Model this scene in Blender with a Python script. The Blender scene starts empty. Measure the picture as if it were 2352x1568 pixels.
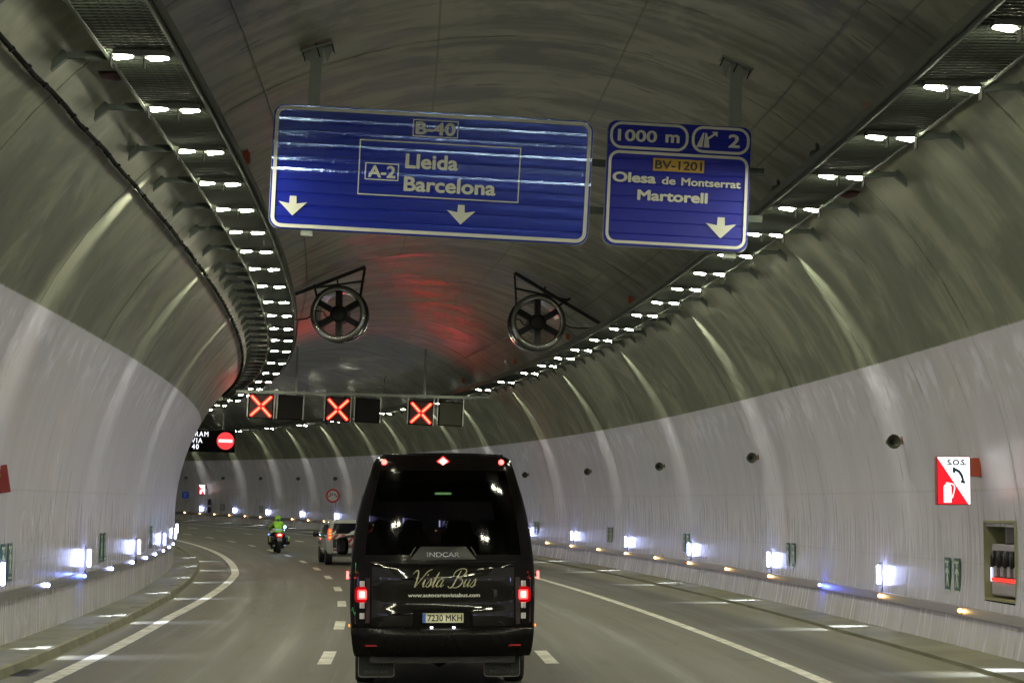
import bpy, bmesh, math, random
from mathutils import Vector, Matrix
import numpy as np
random.seed(7)
scene = bpy.context.scene
COL = scene.collection

# ------------------------------------------------------------------ tunnel alignment
# s = metres along the road, w = metres right of the middle lane's centre line, h = height above the road
K0, K1, KV = 0.001089, 1.98e-5, 56.7e-6          # curvature at s=0, its growth per metre, sag of the road
WC, HC, RR, RL = 1.057, 1.736, 7.907, 8.05       # vault circle: centre offset, centre height, radius right / left
_S = np.arange(-140, 261, .5)
def _th(s):
    return K0*s + (K1*s*s/2 if s > 0 else 0.0)
_T = np.array([_th(v) for v in _S])
_X = np.concatenate([[0], np.cumsum((-np.sin(_T)[1:]-np.sin(_T)[:-1])*.25)])
_Y = np.concatenate([[0], np.cumsum((np.cos(_T)[1:]+np.cos(_T)[:-1])*.25)])
_i0 = 280
_X = _X-_X[_i0]; _Y = _Y-_Y[_i0]
def P(s, w, h):
    x = float(np.interp(s, _S, _X)); y = float(np.interp(s, _S, _Y)); t = _th(s)
    return Vector((x+w*math.cos(t), y+w*math.sin(t), h+(KV*s*s if s > 0 else 0)))
def vw(h, side=1):
    "w of the vault surface at height h"
    r = RR if side > 0 else RL
    flare = .22*max(0, 1-h/1.4) if side < 0 else 0      # the left wall foot stands a little wider
    return WC+side*r*math.sqrt(max(0, 1-((h-HC)/RR)**2))-flare
def vh(w):
    r = RR if w > WC else RL
    return HC+RR*math.sqrt(max(0, 1-((w-WC)/r)**2))

# ------------------------------------------------------------------ camera, world, exposure
F = 4717.0/2352.0
cam_d = bpy.data.cameras.new('camera'); cam = bpy.data.objects.new('camera', cam_d); COL.objects.link(cam)
scene.camera = cam
cam_d.sensor_width = 36; cam_d.lens = 36*F; cam_d.clip_end = 1200; cam_d.clip_start = .1
YAW, PITCH = -0.00636, math.atan((1178.2-784)/4717.0)
cam.location = (0.291, 0, 2.343)
fwv = Vector((-math.sin(YAW)*math.cos(PITCH), math.cos(YAW)*math.cos(PITCH), math.sin(PITCH)))
cam.rotation_euler = fwv.to_track_quat('-Z', 'Y').to_euler()

world = bpy.data.worlds.new('World'); scene.world = world; world.use_nodes = True
wb = world.node_tree.nodes['Background']
wb.inputs[0].default_value = (.02, .03, .05, 1); wb.inputs[1].default_value = .05    # night outside the portals

scene.view_settings.view_transform = 'Standard'; scene.view_settings.look = 'None'
scene.view_settings.exposure = .3; scene.view_settings.gamma = 1
scene.view_settings.use_curve_mapping = False
scene.render.engine = 'CYCLES'
cy = scene.cycles
cy.use_denoising = True; cy.max_bounces = 7; cy.diffuse_bounces = 4; cy.glossy_bounces = 3
cy.transmission_bounces = 4; cy.transparent_max_bounces = 8; cy.use_light_tree = True
cy.sample_clamp_indirect = 4.0; cy.caustics_reflective = False; cy.caustics_refractive = False
cy.blur_glossy = 0.5

L_CEIL = 430.0      # radiance of the ceiling lenses
L_BAR = 46.0        # wall light tubes

# ------------------------------------------------------------------ materials
MAT = {}
def nt(m): return m.node_tree.nodes, m.node_tree.links
def mat(name, col, rough=.5, metal=0.0, emit=None, estr=0.0, var=.12, vscale=3.0, bump=0.0, coat=0.0, spec=.5):
    if name in MAT: return MAT[name]
    m = bpy.data.materials.new(name); m.use_nodes = True; N, L = nt(m); b = N['Principled BSDF']
    b.inputs['Base Color'].default_value = (*col, 1); b.inputs['Roughness'].default_value = rough
    b.inputs['Metallic'].default_value = metal; b.inputs['Specular IOR Level'].default_value = spec
    if coat: b.inputs['Coat Weight'].default_value = coat; b.inputs['Coat Roughness'].default_value = .04
    if emit: b.inputs['Emission Color'].default_value = (*emit, 1); b.inputs['Emission Strength'].default_value = estr
    if var and not emit:
        tc = N.new('ShaderNodeTexCoord'); n = N.new('ShaderNodeTexNoise'); n.inputs['Scale'].default_value = vscale
        n.inputs['Detail'].default_value = 5; L.new(tc.outputs['Object'], n.inputs['Vector'])
        mx = N.new('ShaderNodeMix'); mx.data_type = 'RGBA'
        mx.inputs['A'].default_value = (*[c*(1-var) for c in col], 1); mx.inputs['B'].default_value = (*[min(1, c*(1+var)) for c in col], 1)
        L.new(n.outputs['Fac'], mx.inputs['Factor']); L.new(mx.outputs['Result'], b.inputs['Base Color'])
        mr = N.new('ShaderNodeMapRange'); mr.inputs['To Min'].default_value = max(.02, rough-.08); mr.inputs['To Max'].default_value = min(1, rough+.12)
        L.new(n.outputs['Fac'], mr.inputs['Value']); L.new(mr.outputs['Result'], b.inputs['Roughness'])
        if bump:
            bp = N.new('ShaderNodeBump'); bp.inputs['Strength'].default_value = bump; bp.inputs['Distance'].default_value = .02
            L.new(n.outputs['Fac'], bp.inputs['Height']); L.new(bp.outputs['Normal'], b.inputs['Normal'])
    MAT[name] = m; return m
def emis(name, col, s):
    if name in MAT: return MAT[name]
    m = bpy.data.materials.new(name); m.use_nodes = True; N, L = nt(m); N.remove(N['Principled BSDF'])
    e = N.new('ShaderNodeEmission'); e.inputs[0].default_value = (*col, 1); e.inputs[1].default_value = s
    L.new(e.outputs[0], N['Material Output'].inputs[0]); MAT[name] = m; return m

def node(N, t, **kw):
    n = N.new(t)
    for k, v in kw.items(): setattr(n, k, v)
    return n
def mathn(N, L, op, a, b=None, c=None, clamp=False):
    n = N.new('ShaderNodeMath'); n.operation = op; n.use_clamp = clamp
    for i, v in enumerate((a, b, c)):
        if v is None: continue
        if isinstance(v, (int, float)): n.inputs[i].default_value = v
        else: L.new(v, n.inputs[i])
    return n.outputs[0]
def mixc(N, L, f, a, b, mode='MIX'):
    n = N.new('ShaderNodeMix'); n.data_type = 'RGBA'; n.blend_type = mode
    if isinstance(f, (int, float)): n.inputs['Factor'].default_value = f
    else: L.new(f, n.inputs['Factor'])
    for k, v in (('A', a), ('B', b)):
        if isinstance(v, tuple): n.inputs[k].default_value = (*v, 1)
        else: L.new(v, n.inputs[k])
    return n.outputs['Result']
def mixf(N, L, f, a, b):
    n = N.new('ShaderNodeMix'); n.data_type = 'FLOAT'
    for i, v in ((0, f), (2, a), (3, b)):
        if isinstance(v, (int, float)): n.inputs[i].default_value = v
        else: L.new(v, n.inputs[i])
    return n.outputs[0]
def noise(N, L, vec, sx, sy, detail=4, rough=.55, scale=1.0, off=0.0, dist=0.0):
    mp = N.new('ShaderNodeMapping'); mp.inputs['Scale'].default_value = (sx, sy, 1); mp.inputs['Location'].default_value = (off, off*.7, 0)
    L.new(vec, mp.inputs['Vector']); n = N.new('ShaderNodeTexNoise'); n.inputs['Scale'].default_value = scale
    n.inputs['Detail'].default_value = detail; n.inputs['Roughness'].default_value = rough; n.inputs['Distortion'].default_value = dist
    L.new(mp.outputs[0], n.inputs['Vector']); return n.outputs['Fac']
def ramp(N, L, f, lo, hi, a=0.0, b=1.0, smooth=True):
    n = N.new('ShaderNodeMapRange'); n.interpolation_type = 'SMOOTHSTEP' if smooth else 'LINEAR'
    L.new(f, n.inputs['Value'])
    for k, v in (('From Min', lo), ('From Max', hi), ('To Min', a), ('To Max', b)): n.inputs[k].default_value = v
    return n.outputs['Result']

def lining_material():
    m = bpy.data.materials.new('tunnel_lining'); m.use_nodes = True; N, L = nt(m); b = N['Principled BSDF']
    uv = node(N, 'ShaderNodeUVMap', uv_map='sa').outputs[0]; hv = node(N, 'ShaderNodeUVMap', uv_map='hw').outputs[0]
    sep = N.new('ShaderNodeSeparateXYZ'); L.new(hv, sep.inputs[0]); h, w = sep.outputs[0], sep.outputs[1]
    sp = N.new('ShaderNodeSeparateXYZ'); L.new(uv, sp.inputs[0]); arc = sp.outputs[1]
    st1 = noise(N, L, uv, 1.3, .10, 6, .6)               # broad streaks that follow the rings
    st2 = noise(N, L, uv, 7.0, .22, 5, .6, off=11)
    fine = noise(N, L, uv, 22.0, .9, 3, .5, off=3)
    pat = noise(N, L, uv, .28, .3, 5, .6, off=5, dist=1.0)
    spot = noise(N, L, uv, 1.6, 1.1, 6, .65, off=23)
    left = ramp(N, L, w, WC-.5, WC+.5, 1, 0)
    bound = mathn(N, L, 'ADD', 5.02, mathn(N, L, 'MULTIPLY', left, .42))
    edge = mathn(N, L, 'SUBTRACT', bound, h)
    edge = mathn(N, L, 'ADD', edge, mathn(N, L, 'MULTIPLY', mathn(N, L, 'SUBTRACT', fine, .5), .05))
    paint = ramp(N, L, edge, -.015, .02)
    blot = noise(N, L, uv, .75, .55, 7, .66, off=140, dist=.8)
    base = mathn(N, L, 'ADD', mathn(N, L, 'MULTIPLY', st1, .38), mathn(N, L, 'MULTIPLY', blot, .62))
    c = mixc(N, L, ramp(N, L, base, .40, .60), (.098, .112, .074), (.215, .222, .165))
    c = mixc(N, L, mathn(N, L, 'MULTIPLY', ramp(N, L, pat, .46, .60), .8), c, (.082, .094, .060))
    c = mixc(N, L, mathn(N, L, 'MULTIPLY', ramp(N, L, noise(N, L, uv, .55, .35, 5, .6, off=91, dist=.6), .56, .66), .6), c, (.255, .255, .200))
    c = mixc(N, L, mathn(N, L, 'MULTIPLY', ramp(N, L, spot, .58, .72), .45), c, (.075, .080, .055))
    c = mixc(N, L, mathn(N, L, 'MULTIPLY', ramp(N, L, st2, .62, .80), .35), c, (.25, .245, .205))
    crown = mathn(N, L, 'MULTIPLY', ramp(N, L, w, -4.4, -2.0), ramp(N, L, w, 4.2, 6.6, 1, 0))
    c = mixc(N, L, mathn(N, L, 'MULTIPLY', crown, mathn(N, L, 'SUBTRACT', .92, mathn(N, L, 'MULTIPLY', ramp(N, L, base, .58, .42), .72))), c, (.60, .61, .48))  # colour brightened at the crown to stand in for bounced light
    # dark vertical nicks
    nick = mathn(N, L, 'MULTIPLY', ramp(N, L, noise(N, L, uv, 5.0, .8, 2, .4, off=40), .70, .74), .7)
    c = mixc(N, L, nick, c, (.06, .06, .045))
    # longitudinal formwork joints
    for a0 in (9.35, 12.3, 15.2):
        d = mathn(N, L, 'ABSOLUTE', mathn(N, L, 'SUBTRACT', arc, a0))
        c = mixc(N, L, mathn(N, L, 'MULTIPLY', ramp(N, L, d, .010, .025, 1, 0), .45), c, (.05, .05, .04))
    p = mixc(N, L, ramp(N, L, st1, .3, .75), (.49, .475, .56), (.58, .565, .66))
    p = mixc(N, L, mathn(N, L, 'MULTIPLY', ramp(N, L, st2, .5, .8), .22), p, (.50, .48, .51))
    low = ramp(N, L, h, 1.0, 2.9, 1, 0)
    drip = mathn(N, L, 'MULTIPLY', low, mathn(N, L, 'MULTIPLY', ramp(N, L, noise(N, L, uv, 3.2, .6, 3, .6, off=60), .60, .68), ramp(N, L, h, 2.25, 2.6, .0, .6)))
    p = mixc(N, L, drip, p, (.74, .73, .80))
    eff = mathn(N, L, 'MULTIPLY', mathn(N, L, 'MULTIPLY', ramp(N, L, edge, .02, .25), ramp(N, L, edge, .5, 1.3, 1, 0)), ramp(N, L, noise(N, L, uv, 1.8, 1.2, 6, .65, off=120), .48, .62))
    p = mixc(N, L, mathn(N, L, 'MULTIPLY', eff, .8), p, (.74, .73, .88))
    d = mathn(N, L, 'ABSOLUTE', mathn(N, L, 'SUBTRACT', h, 2.66))
    p = mixc(N, L, mathn(N, L, 'MULTIPLY', ramp(N, L, d, .01, .025, 1, 0), .35), p, (.3, .29, .28))
    d = mathn(N, L, 'ABSOLUTE', mathn(N, L, 'SUBTRACT', h, 1.45))
    p = mixc(N, L, mathn(N, L, 'MULTIPLY', ramp(N, L, d, .006, .016, 1, 0), .35), p, (.3, .29, .28))
    grime = mathn(N, L, 'MULTIPLY', ramp(N, L, h, .05, .62, 1, 0), ramp(N, L, spot, .35, .7))
    p = mixc(N, L, mathn(N, L, 'MULTIPLY', grime, .55), p, (.42, .41, .29))
    # red-brown smudges on the paint
    p = mixc(N, L, mathn(N, L, 'MULTIPLY', ramp(N, L, noise(N, L, uv, .2, .35, 3, .5, off=77), .55, .75), .35), p, (.66, .56, .54))
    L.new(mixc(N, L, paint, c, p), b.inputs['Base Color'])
    rc = mathn(N, L, 'SUBTRACT', ramp(N, L, blot, .38, .60, .56, .76), mathn(N, L, 'ADD', mathn(N, L, 'MULTIPLY', crown, .28), mathn(N, L, 'MULTIPLY', mathn(N, L, 'MULTIPLY', left, mathn(N, L, 'SUBTRACT', 1, crown)), .20))); rp = ramp(N, L, st2, .3, .7, .27, .38)
    rp2 = mathn(N, L, 'SUBTRACT', rp, mathn(N, L, 'MULTIPLY', low, .08))
    L.new(mixf(N, L, paint, rc, rp2), b.inputs['Roughness'])
    hgt = mathn(N, L, 'MULTIPLY', mathn(N, L, 'ADD', mathn(N, L, 'MULTIPLY', fine, .4), mathn(N, L, 'MULTIPLY', st2, .8)), mathn(N, L, 'SUBTRACT', 1, mathn(N, L, 'MULTIPLY', paint, .8)))
    hgt = mathn(N, L, 'ADD', hgt, mathn(N, L, 'MULTIPLY', noise(N, L, uv, 1.6, .25, 2, .5, off=160), 2.6))
    hgt = mathn(N, L, 'ADD', hgt, mathn(N, L, 'MULTIPLY', st1, 1.5))
    bp = N.new('ShaderNodeBump'); L.new(mixf(N, L, paint, .18, .08), bp.inputs['Strength']); bp.inputs['Distance'].default_value = .012
    L.new(hgt, bp.inputs['Height']); L.new(bp.outputs[0], b.inputs['Normal'])
    return m

def road_material():
    m = bpy.data.materials.new('asphalt'); m.use_nodes = True; N, L = nt(m); b = N['Principled BSDF']
    uv = node(N, 'ShaderNodeUVMap', uv_map='ws').outputs[0]
    sp = N.new('ShaderNodeSeparateXYZ'); L.new(uv, sp.inputs[0]); w, s = sp.outputs[0], sp.outputs[1]
    wob = mathn(N, L, 'MULTIPLY', mathn(N, L, 'SUBTRACT', noise(N, L, uv, .0, .05, 2), .5), 1.0)
    w2 = mathn(N, L, 'ADD', w, wob)
    # wheel tracks: two per lane
    ph = mathn(N, L, 'COSINE', mathn(N, L, 'MULTIPLY', mathn(N, L, 'ADD', w2, .88), 2*math.pi/1.75))
    tr = ramp(N, L, ph, -.4, 1.0)
    la = noise(N, L, uv, 2.2, .035, 6, .65); lb = noise(N, L, uv, 9.0, .08, 5, .6, off=9); g = noise(N, L, uv, 60, 60, 2, .6)
    pa = noise(N, L, uv, .5, .12, 4, .6, off=31)
    c = mixc(N, L, ramp(N, L, la, .42, .60), (.028, .027, .020), (.080, .073, .053))
    c = mixc(N, L, mathn(N, L, 'MULTIPLY', tr, .35), c, (.088, .082, .062))
    c = mixc(N, L, mathn(N, L, 'MULTIPLY', ramp(N, L, lb, .55, .75), .5), c, (.125, .113, .080))
    c = mixc(N, L, mathn(N, L, 'MULTIPLY', ramp(N, L, pa, .52, .68), .45), c, (.040, .039, .034))
    c = mixc(N, L, mathn(N, L, 'MULTIPLY', ramp(N, L, g, .45, .75), .45), c, (.17, .16, .13))
    mid = noise(N, L, uv, 1.6, .5, 6, .7, off=55)
    c = mixc(N, L, mathn(N, L, 'MULTIPLY', ramp(N, L, mid, .5, .7), .5), c, (.034, .032, .026))
    sh = mathn(N, L, 'MULTIPLY', ramp(N, L, w2, 5.0, 5.7), ramp(N, L, w2, 6.6, 7.2, 1, 0))
    c = mixc(N, L, mathn(N, L, 'MULTIPLY', sh, .55), c, (.036, .035, .031))
    dirt = mathn(N, L, 'MAXIMUM', ramp(N, L, mathn(N, L, 'ADD', w, mathn(N, L, 'MULTIPLY', la, .9)), 7.0, 7.7), ramp(N, L, mathn(N, L, 'SUBTRACT', w, mathn(N, L, 'MULTIPLY', la, .4)), -6.15, -5.75, 1, 0))
    c = mixc(N, L, mathn(N, L, 'MULTIPLY', dirt, .8), c, (.16, .155, .095))
    L.new(c, b.inputs['Base Color'])
    L.new(ramp(N, L, la, .3, .7, .52, .75), b.inputs['Roughness'])
    bp = N.new('ShaderNodeBump'); bp.inputs['Strength'].default_value = .6; bp.inputs['Distance'].default_value = .008
    L.new(g, bp.inputs['Height']); L.new(bp.outputs[0], b.inputs['Normal'])
    return m

def walk_material():
    m = bpy.data.materials.new('walkway_concrete'); m.use_nodes = True; N, L = nt(m); b = N['Principled BSDF']
    tc = N.new('ShaderNodeTexCoord').outputs['Object']
    a = N.new('ShaderNodeTexNoise'); a.inputs['Scale'].default_value = .8; a.inputs['Detail'].default_value = 7; L.new(tc, a.inputs['Vector'])
    g = N.new('ShaderNodeTexNoise'); g.inputs['Scale'].default_value = 25; g.inputs['Detail'].default_value = 3; L.new(tc, g.inputs['Vector'])
    c = mixc(N, L, ramp(N, L, a.outputs['Fac'], .35, .7), (.125, .122, .080), (.20, .195, .138))
    c = mixc(N, L, mathn(N, L, 'MULTIPLY', ramp(N, L, g.outputs['Fac'], .5, .7), .35), c, (.12, .115, .07))
    L.new(c, b.inputs['Base Color']); b.inputs['Roughness'].default_value = .7
    bp = N.new('ShaderNodeBump'); bp.inputs['Strength'].default_value = .4; bp.inputs['Distance'].default_value = .01
    L.new(g.outputs['Fac'], bp.inputs['Height']); L.new(bp.outputs[0], b.inputs['Normal'])
    return m

def marking_material():
    m = bpy.data.materials.new('road_paint'); m.use_nodes = True; N, L = nt(m); b = N['Principled BSDF']
    tc = N.new('ShaderNodeTexCoord').outputs['Object']
    a = N.new('ShaderNodeTexNoise'); a.inputs['Scale'].default_value = 3; a.inputs['Detail'].default_value = 8; a.inputs['Roughness'].default_value = .7; L.new(tc, a.inputs['Vector'])
    L.new(mixc(N, L, ramp(N, L, a.outputs['Fac'], .36, .62), (.33, .32, .26), (.62, .61, .54)), b.inputs['Base Color'])
    b.inputs['Roughness'].default_value = .5
    return m

M_LIN = lining_material(); M_ROAD = road_material(); M_WALK = walk_material(); M_PAINT = marking_material()
M_JOINT = mat('joint_dark_concrete', (.05, .05, .04), .9)  # dark concrete behind the lining joints and below the kerb
M_GALV = mat('galvanised_steel', (.30, .33, .30), .45, .7, vscale=6, var=.2)
M_DGALV = mat('dull_galvanised_steel', (.07, .085, .075), .7, .1, spec=.25, vscale=5, var=.25)
M_STEEL = mat('stainless_steel', (.34, .33, .32), .35, .8, vscale=4, var=.2)
M_DARK = mat('dark_metal', (.02, .022, .02), .45, .3)
M_RAIL = mat('weathered_tray_steel', (.10, .11, .095), .75, .0, spec=.2, vscale=4, var=.2)
M_BLACK = mat('black_plastic', (.012, .012, .012), .4)
M_RUBBER = mat('rubber', (.018, .018, .018), .7)
M_WHITE = mat('white_plastic', (.7, .7, .68), .4)
M_LENS = emis('warm_white_lens', (1.0, .985, .72), L_CEIL)
M_LENSDIM = emis('lens_rim_glow', (.85, .9, .55), 1.5)
M_BAR = emis('cool_white_tube', (.45, .52, 1.0), L_BAR)
M_AMBER = emis('amber_marker', (1.0, .28, .03), 9)
M_AMBERC = emis('amber_marker_core', (1.0, .75, .3), 25)
M_BLUEL = emis('blue_marker', (.08, .12, 1.0), 22)
M_COOL = emis('cool_white_marker', (.40, .46, 1.0), 40)
M_RED = mat('orange_red_paint', (.42, .075, .025), .45)
M_BLUE = mat('sign_blue', (.008, .018, .36), .06, var=0)
M_BLUE.node_tree.nodes['Principled BSDF'].inputs['IOR'].default_value = 2.0; M_BLUE.node_tree.nodes['Principled BSDF'].inputs['Specular Tint'].default_value = (.36, .5, 1, 1)
_N, _L = nt(M_BLUE); _tc = _N.new('ShaderNodeTexCoord'); _mp = _N.new('ShaderNodeMapping'); _mp.inputs['Scale'].default_value = (9, 1, 2.2)
_nz = _N.new('ShaderNodeTexNoise'); _nz.inputs['Scale'].default_value = 1.6; _nz.inputs['Detail'].default_value = 3; _bp = _N.new('ShaderNodeBump'); _bp.inputs['Strength'].default_value = .35; _bp.inputs['Distance'].default_value = .004
_L.new(_tc.outputs['Object'], _mp.inputs[0]); _L.new(_mp.outputs[0], _nz.inputs['Vector']); _L.new(_nz.outputs['Fac'], _bp.inputs['Height']); _L.new(_bp.outputs[0], _N['Principled BSDF'].inputs['Normal'])
M_SWHITE = mat('sign_reflective_grey', (.74, .75, .68), .6, spec=.2)

# ------------------------------------------------------------------ mesh builder
I4 = Matrix.Identity(4)
class MB:
    def __init__(s): s.v = []; s.f = []; s.m = []; s.mi = 0; s.sm = []; s.smooth = False
    def add(s, vs, fs):
        o = len(s.v); s.v += [tuple(v) for v in vs]
        for f in fs: s.f.append(tuple(i+o for i in f)); s.m.append(s.mi); s.sm.append(s.smooth)
        return s
    def box(s, x, y, z, sx, sy, sz, M=None):
        vs = [Vector((x+a*sx/2, y+b*sy/2, z+c*sz/2)) for a in (-1, 1) for b in (-1, 1) for c in (-1, 1)]
        if M: vs = [M @ v for v in vs]
        return s.add(vs, [(0, 1, 3, 2), (4, 6, 7, 5), (0, 4, 5, 1), (2, 3, 7, 6), (0, 2, 6, 4), (1, 5, 7, 3)])
    def bbox(s, x, y, z, sx, sy, sz, b=.01, M=None):
        "box with bevelled edges along the outline seen from the front (y axis)"
        pts = rrect(sx, sz, b, 2)
        return s.prism([(x+p[0], z+p[1]) for p in pts], y-sy/2, y+sy/2, M, ch=min(b, sy/3))
    def prism(s, poly, y0, y1, M=None, ch=0):
        "polygon in XZ extruded along y"
        n = len(poly); cx = sum(p[0] for p in poly)/n; cz = sum(p[1] for p in poly)/n
        rings = []
        if ch:
            w = max(abs(p[0]-cx) for p in poly); k = max(0, 1-ch/max(w, 1e-6)); hh = max(abs(p[1]-cz) for p in poly); kz = max(0, 1-ch/max(hh, 1e-6))
            inn = [(cx+(p[0]-cx)*k, cz+(p[1]-cz)*kz) for p in poly]
            rings = [(inn, y0), (poly, y0+ch), (poly, y1-ch), (inn, y1)]
        else: rings = [(poly, y0), (poly, y1)]
        vs = [Vector((p[0], y, p[1])) for r, y in rings for p in r]
        if M: vs = [M @ v for v in vs]
        fs = []
        for k in range(len(rings)-1):
            for i in range(n):
                j = (i+1) % n; fs.append((k*n+i, k*n+j, (k+1)*n+j, (k+1)*n+i))
        fs.append(tuple(range(n))[::-1]); fs.append(tuple(range((len(rings)-1)*n, len(rings)*n)))
        return s.add(vs, fs)
    def tube(s, pts, r, n=8, caps=True):
        pts = [Vector(p) for p in pts]; rs = r if isinstance(r, (list, tuple)) else [r]*len(pts)
        vs = []; up = Vector((0, 0, 1))
        for i, p in enumerate(pts):
            d = (pts[min(i+1, len(pts)-1)]-pts[max(i-1, 0)]).normalized()
            a = d.cross(up)
            if a.length < .05: a = d.cross(Vector((1, 0, 0)))
            a.normalize(); b = a.cross(d)
            for k in range(n):
                t = 2*math.pi*k/n; vs.append(p+(a*math.cos(t)+b*math.sin(t))*rs[i])
        fs = [(i*n+k, i*n+(k+1) % n, (i+1)*n+(k+1) % n, (i+1)*n+k) for i in range(len(pts)-1) for k in range(n)]
        if caps: fs += [tuple(range(n))[::-1], tuple(range((len(pts)-1)*n, len(pts)*n))]
        return s.add(vs, fs)
    def lathe(s, prof, n=24, M=None, close=False):
        "profile [(radius, y)] turned round the local Y axis"
        vs = []
        for r, y in prof:
            for k in range(n):
                t = 2*math.pi*k/n; v = Vector((r*math.cos(t), y, r*math.sin(t))); vs.append(M @ v if M else v)
        m = len(prof); rng = m if close else m-1
        fs = [(i*n+k, i*n+(k+1) % n, ((i+1) % m)*n+(k+1) % n, ((i+1) % m)*n+k) for i in range(rng) for k in range(n)]
        return s.add(vs, fs)
    def ringflat(s, outer, inner, y0, y1):
        "flat frame between two loops with the same number of points"
        n = len(outer)
        vs = [(p[0], y0, p[1]) for p in outer]+[(p[0], y0, p[1]) for p in inner]+[(p[0], y1, p[1]) for p in outer]+[(p[0], y1, p[1]) for p in inner]
        fs = []
        for i in range(n):
            j = (i+1) % n
            fs += [(i, j, n+j, n+i), (2*n+i, 3*n+i, 3*n+j, 2*n+j), (i, 2*n+i, 2*n+j, j), (n+i, n+j, 3*n+j, 3*n+i)]
        return s.add(vs, fs)
    def mesh(s, name, mats):
        me = bpy.data.meshes.new(name); me.from_pydata(s.v, [], s.f)
        for m in (mats if isinstance(mats, (list, tuple)) else [mats]): me.materials.append(m)
        me.polygons.foreach_set('material_index', s.m); me.polygons.foreach_set('use_smooth', s.sm)
        bm = bmesh.new(); bm.from_mesh(me); bmesh.ops.recalc_face_normals(bm, faces=bm.faces); bm.to_mesh(me); bm.free()
        return me
    def build(s, name, mats, parent=None, label=None, loc=None, kind=None):
        return mk(name, s.mesh(name, mats), parent, label, loc, kind)

def mk(name, me, parent=None, label=None, loc=None, kind=None):
    o = bpy.data.objects.new(name, me); COL.objects.link(o)
    if parent: o.parent = parent
    if label: o['label'] = label
    if kind: o['kind'] = kind
    if loc is not None: o.location = loc
    return o

def rrect(sx, sz, r, n=5, cx=0, cz=0):
    pts = []; r = min(r, sx/2-1e-4, sz/2-1e-4)
    for qx, qz, a0 in ((1, 1, 0), (-1, 1, 90), (-1, -1, 180), (1, -1, 270)):
        for k in range(n+1):
            a = math.radians(a0+90*k/n)
            pts.append((cx+qx*(sx/2-r)+r*math.cos(a), cz+qz*(sz/2-r)+r*math.sin(a)))
    return pts

def thing(name, label, cat, s, w, h, group=None, yaw=0, roll=0, pitch=0, mat4=None):
    o = bpy.data.objects.new(name, None); COL.objects.link(o); o.empty_display_size = .2
    if mat4 is not None: o.matrix_world = mat4
    else:
        R = Matrix.Rotation(_th(s)+yaw, 4, 'Z') @ Matrix.Rotation(roll, 4, 'Y') @ Matrix.Rotation(pitch, 4, 'X')
        o.matrix_world = Matrix.Translation(P(s, w, h)) @ R
    o['label'] = label; o['category'] = cat
    if group: o['group'] = group
    return o
def tag(o, label=None, cat=None, group=None, kind=None):
    for k, v in (('label', label), ('category', cat), ('group', group), ('kind', kind)):
        if v: o[k] = v
    return o
def copy_tree(o, parent=None, mw=None):
    c = o.copy(); COL.objects.link(c)
    if parent: c.parent = parent
    for ch in o.children: copy_tree(ch, c)
    if mw is not None: c.matrix_world = mw
    return c
def frame_at(s, w, h, yaw=0, roll=0, pitch=0):
    return Matrix.Translation(P(s, w, h)) @ Matrix.Rotation(_th(s)+yaw, 4, 'Z') @ Matrix.Rotation(roll, 4, 'Y') @ Matrix.Rotation(pitch, 4, 'X')

def text(txt, size, name, m, parent, loc, bold=0.0, shear=0.0, ext=.002, align='CENTER', sx=1.0, spacing=1.0, width=None, kind=None, label=None):
    cu = bpy.data.curves.new('tmp', 'FONT'); cu.body = txt; cu.size = size; cu.align_x = align; cu.align_y = 'CENTER'
    cu.shear = shear; cu.extrude = ext; cu.space_character = spacing; cu.resolution_u = 4
    t = bpy.data.objects.new('tmp', cu); COL.objects.link(t)
    dg = bpy.context.evaluated_depsgraph_get(); me = bpy.data.meshes.new_from_object(t.evaluated_get(dg))
    bpy.data.objects.remove(t); bpy.data.curves.remove(cu)
    me.transform(Matrix.Rotation(math.pi/2, 4, 'X'))
    xs = [v.co.x for v in me.vertices]; zs = [v.co.z for v in me.vertices]
    mid = (max(zs)+min(zs))/2
    me.transform(Matrix.Translation((0, 0, -mid)))
    if width: sx = width/(max(xs)-min(xs))
    if bold:
        base = me.copy(); bmj = bmesh.new(); d = bold*.55
        for k, (dx, dz) in enumerate(((d, 0), (-d, 0), (0, d), (0, -d), (d*.7, d*.7), (-d*.7, -d*.7), (d*.7, -d*.7), (-d*.7, d*.7))):
            t2 = base.copy(); t2.transform(Matrix.Translation((dx, -.00025*k, dz))); bmj.from_mesh(t2); bpy.data.meshes.remove(t2)
        bmj.to_mesh(me); bmj.free(); bpy.data.meshes.remove(base)
        xs = [v.co.x for v in me.vertices]
    cxm = (max(xs)+min(xs))/2
    if align == 'CENTER': me.transform(Matrix.Translation((-cxm, 0, 0)))
    me.transform(Matrix.Diagonal((sx, 1, 1, 1)))
    me.materials.clear(); me.materials.append(m)
    me.name = name
    return mk(name, me, parent, label, loc, kind)

ORD = ['first', 'second', 'third', 'fourth', 'fifth', 'sixth', 'seventh', 'eighth', 'ninth', 'tenth', 'eleventh', 'twelfth', 'thirteenth', 'fourteenth', 'fifteenth', 'sixteenth', 'seventeenth', 'eighteenth', 'nineteenth', 'twentieth']
def ordw(i):
    if i < 20: return ORD[i]
    t, u = divmod(i+1, 10)
    tens = {2: 'twent', 3: 'thirt', 4: 'fort', 5: 'fift', 6: 'sixt'}[t]
    return tens+'ieth' if u == 0 else tens+'y-'+ORD[u-1]

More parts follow.
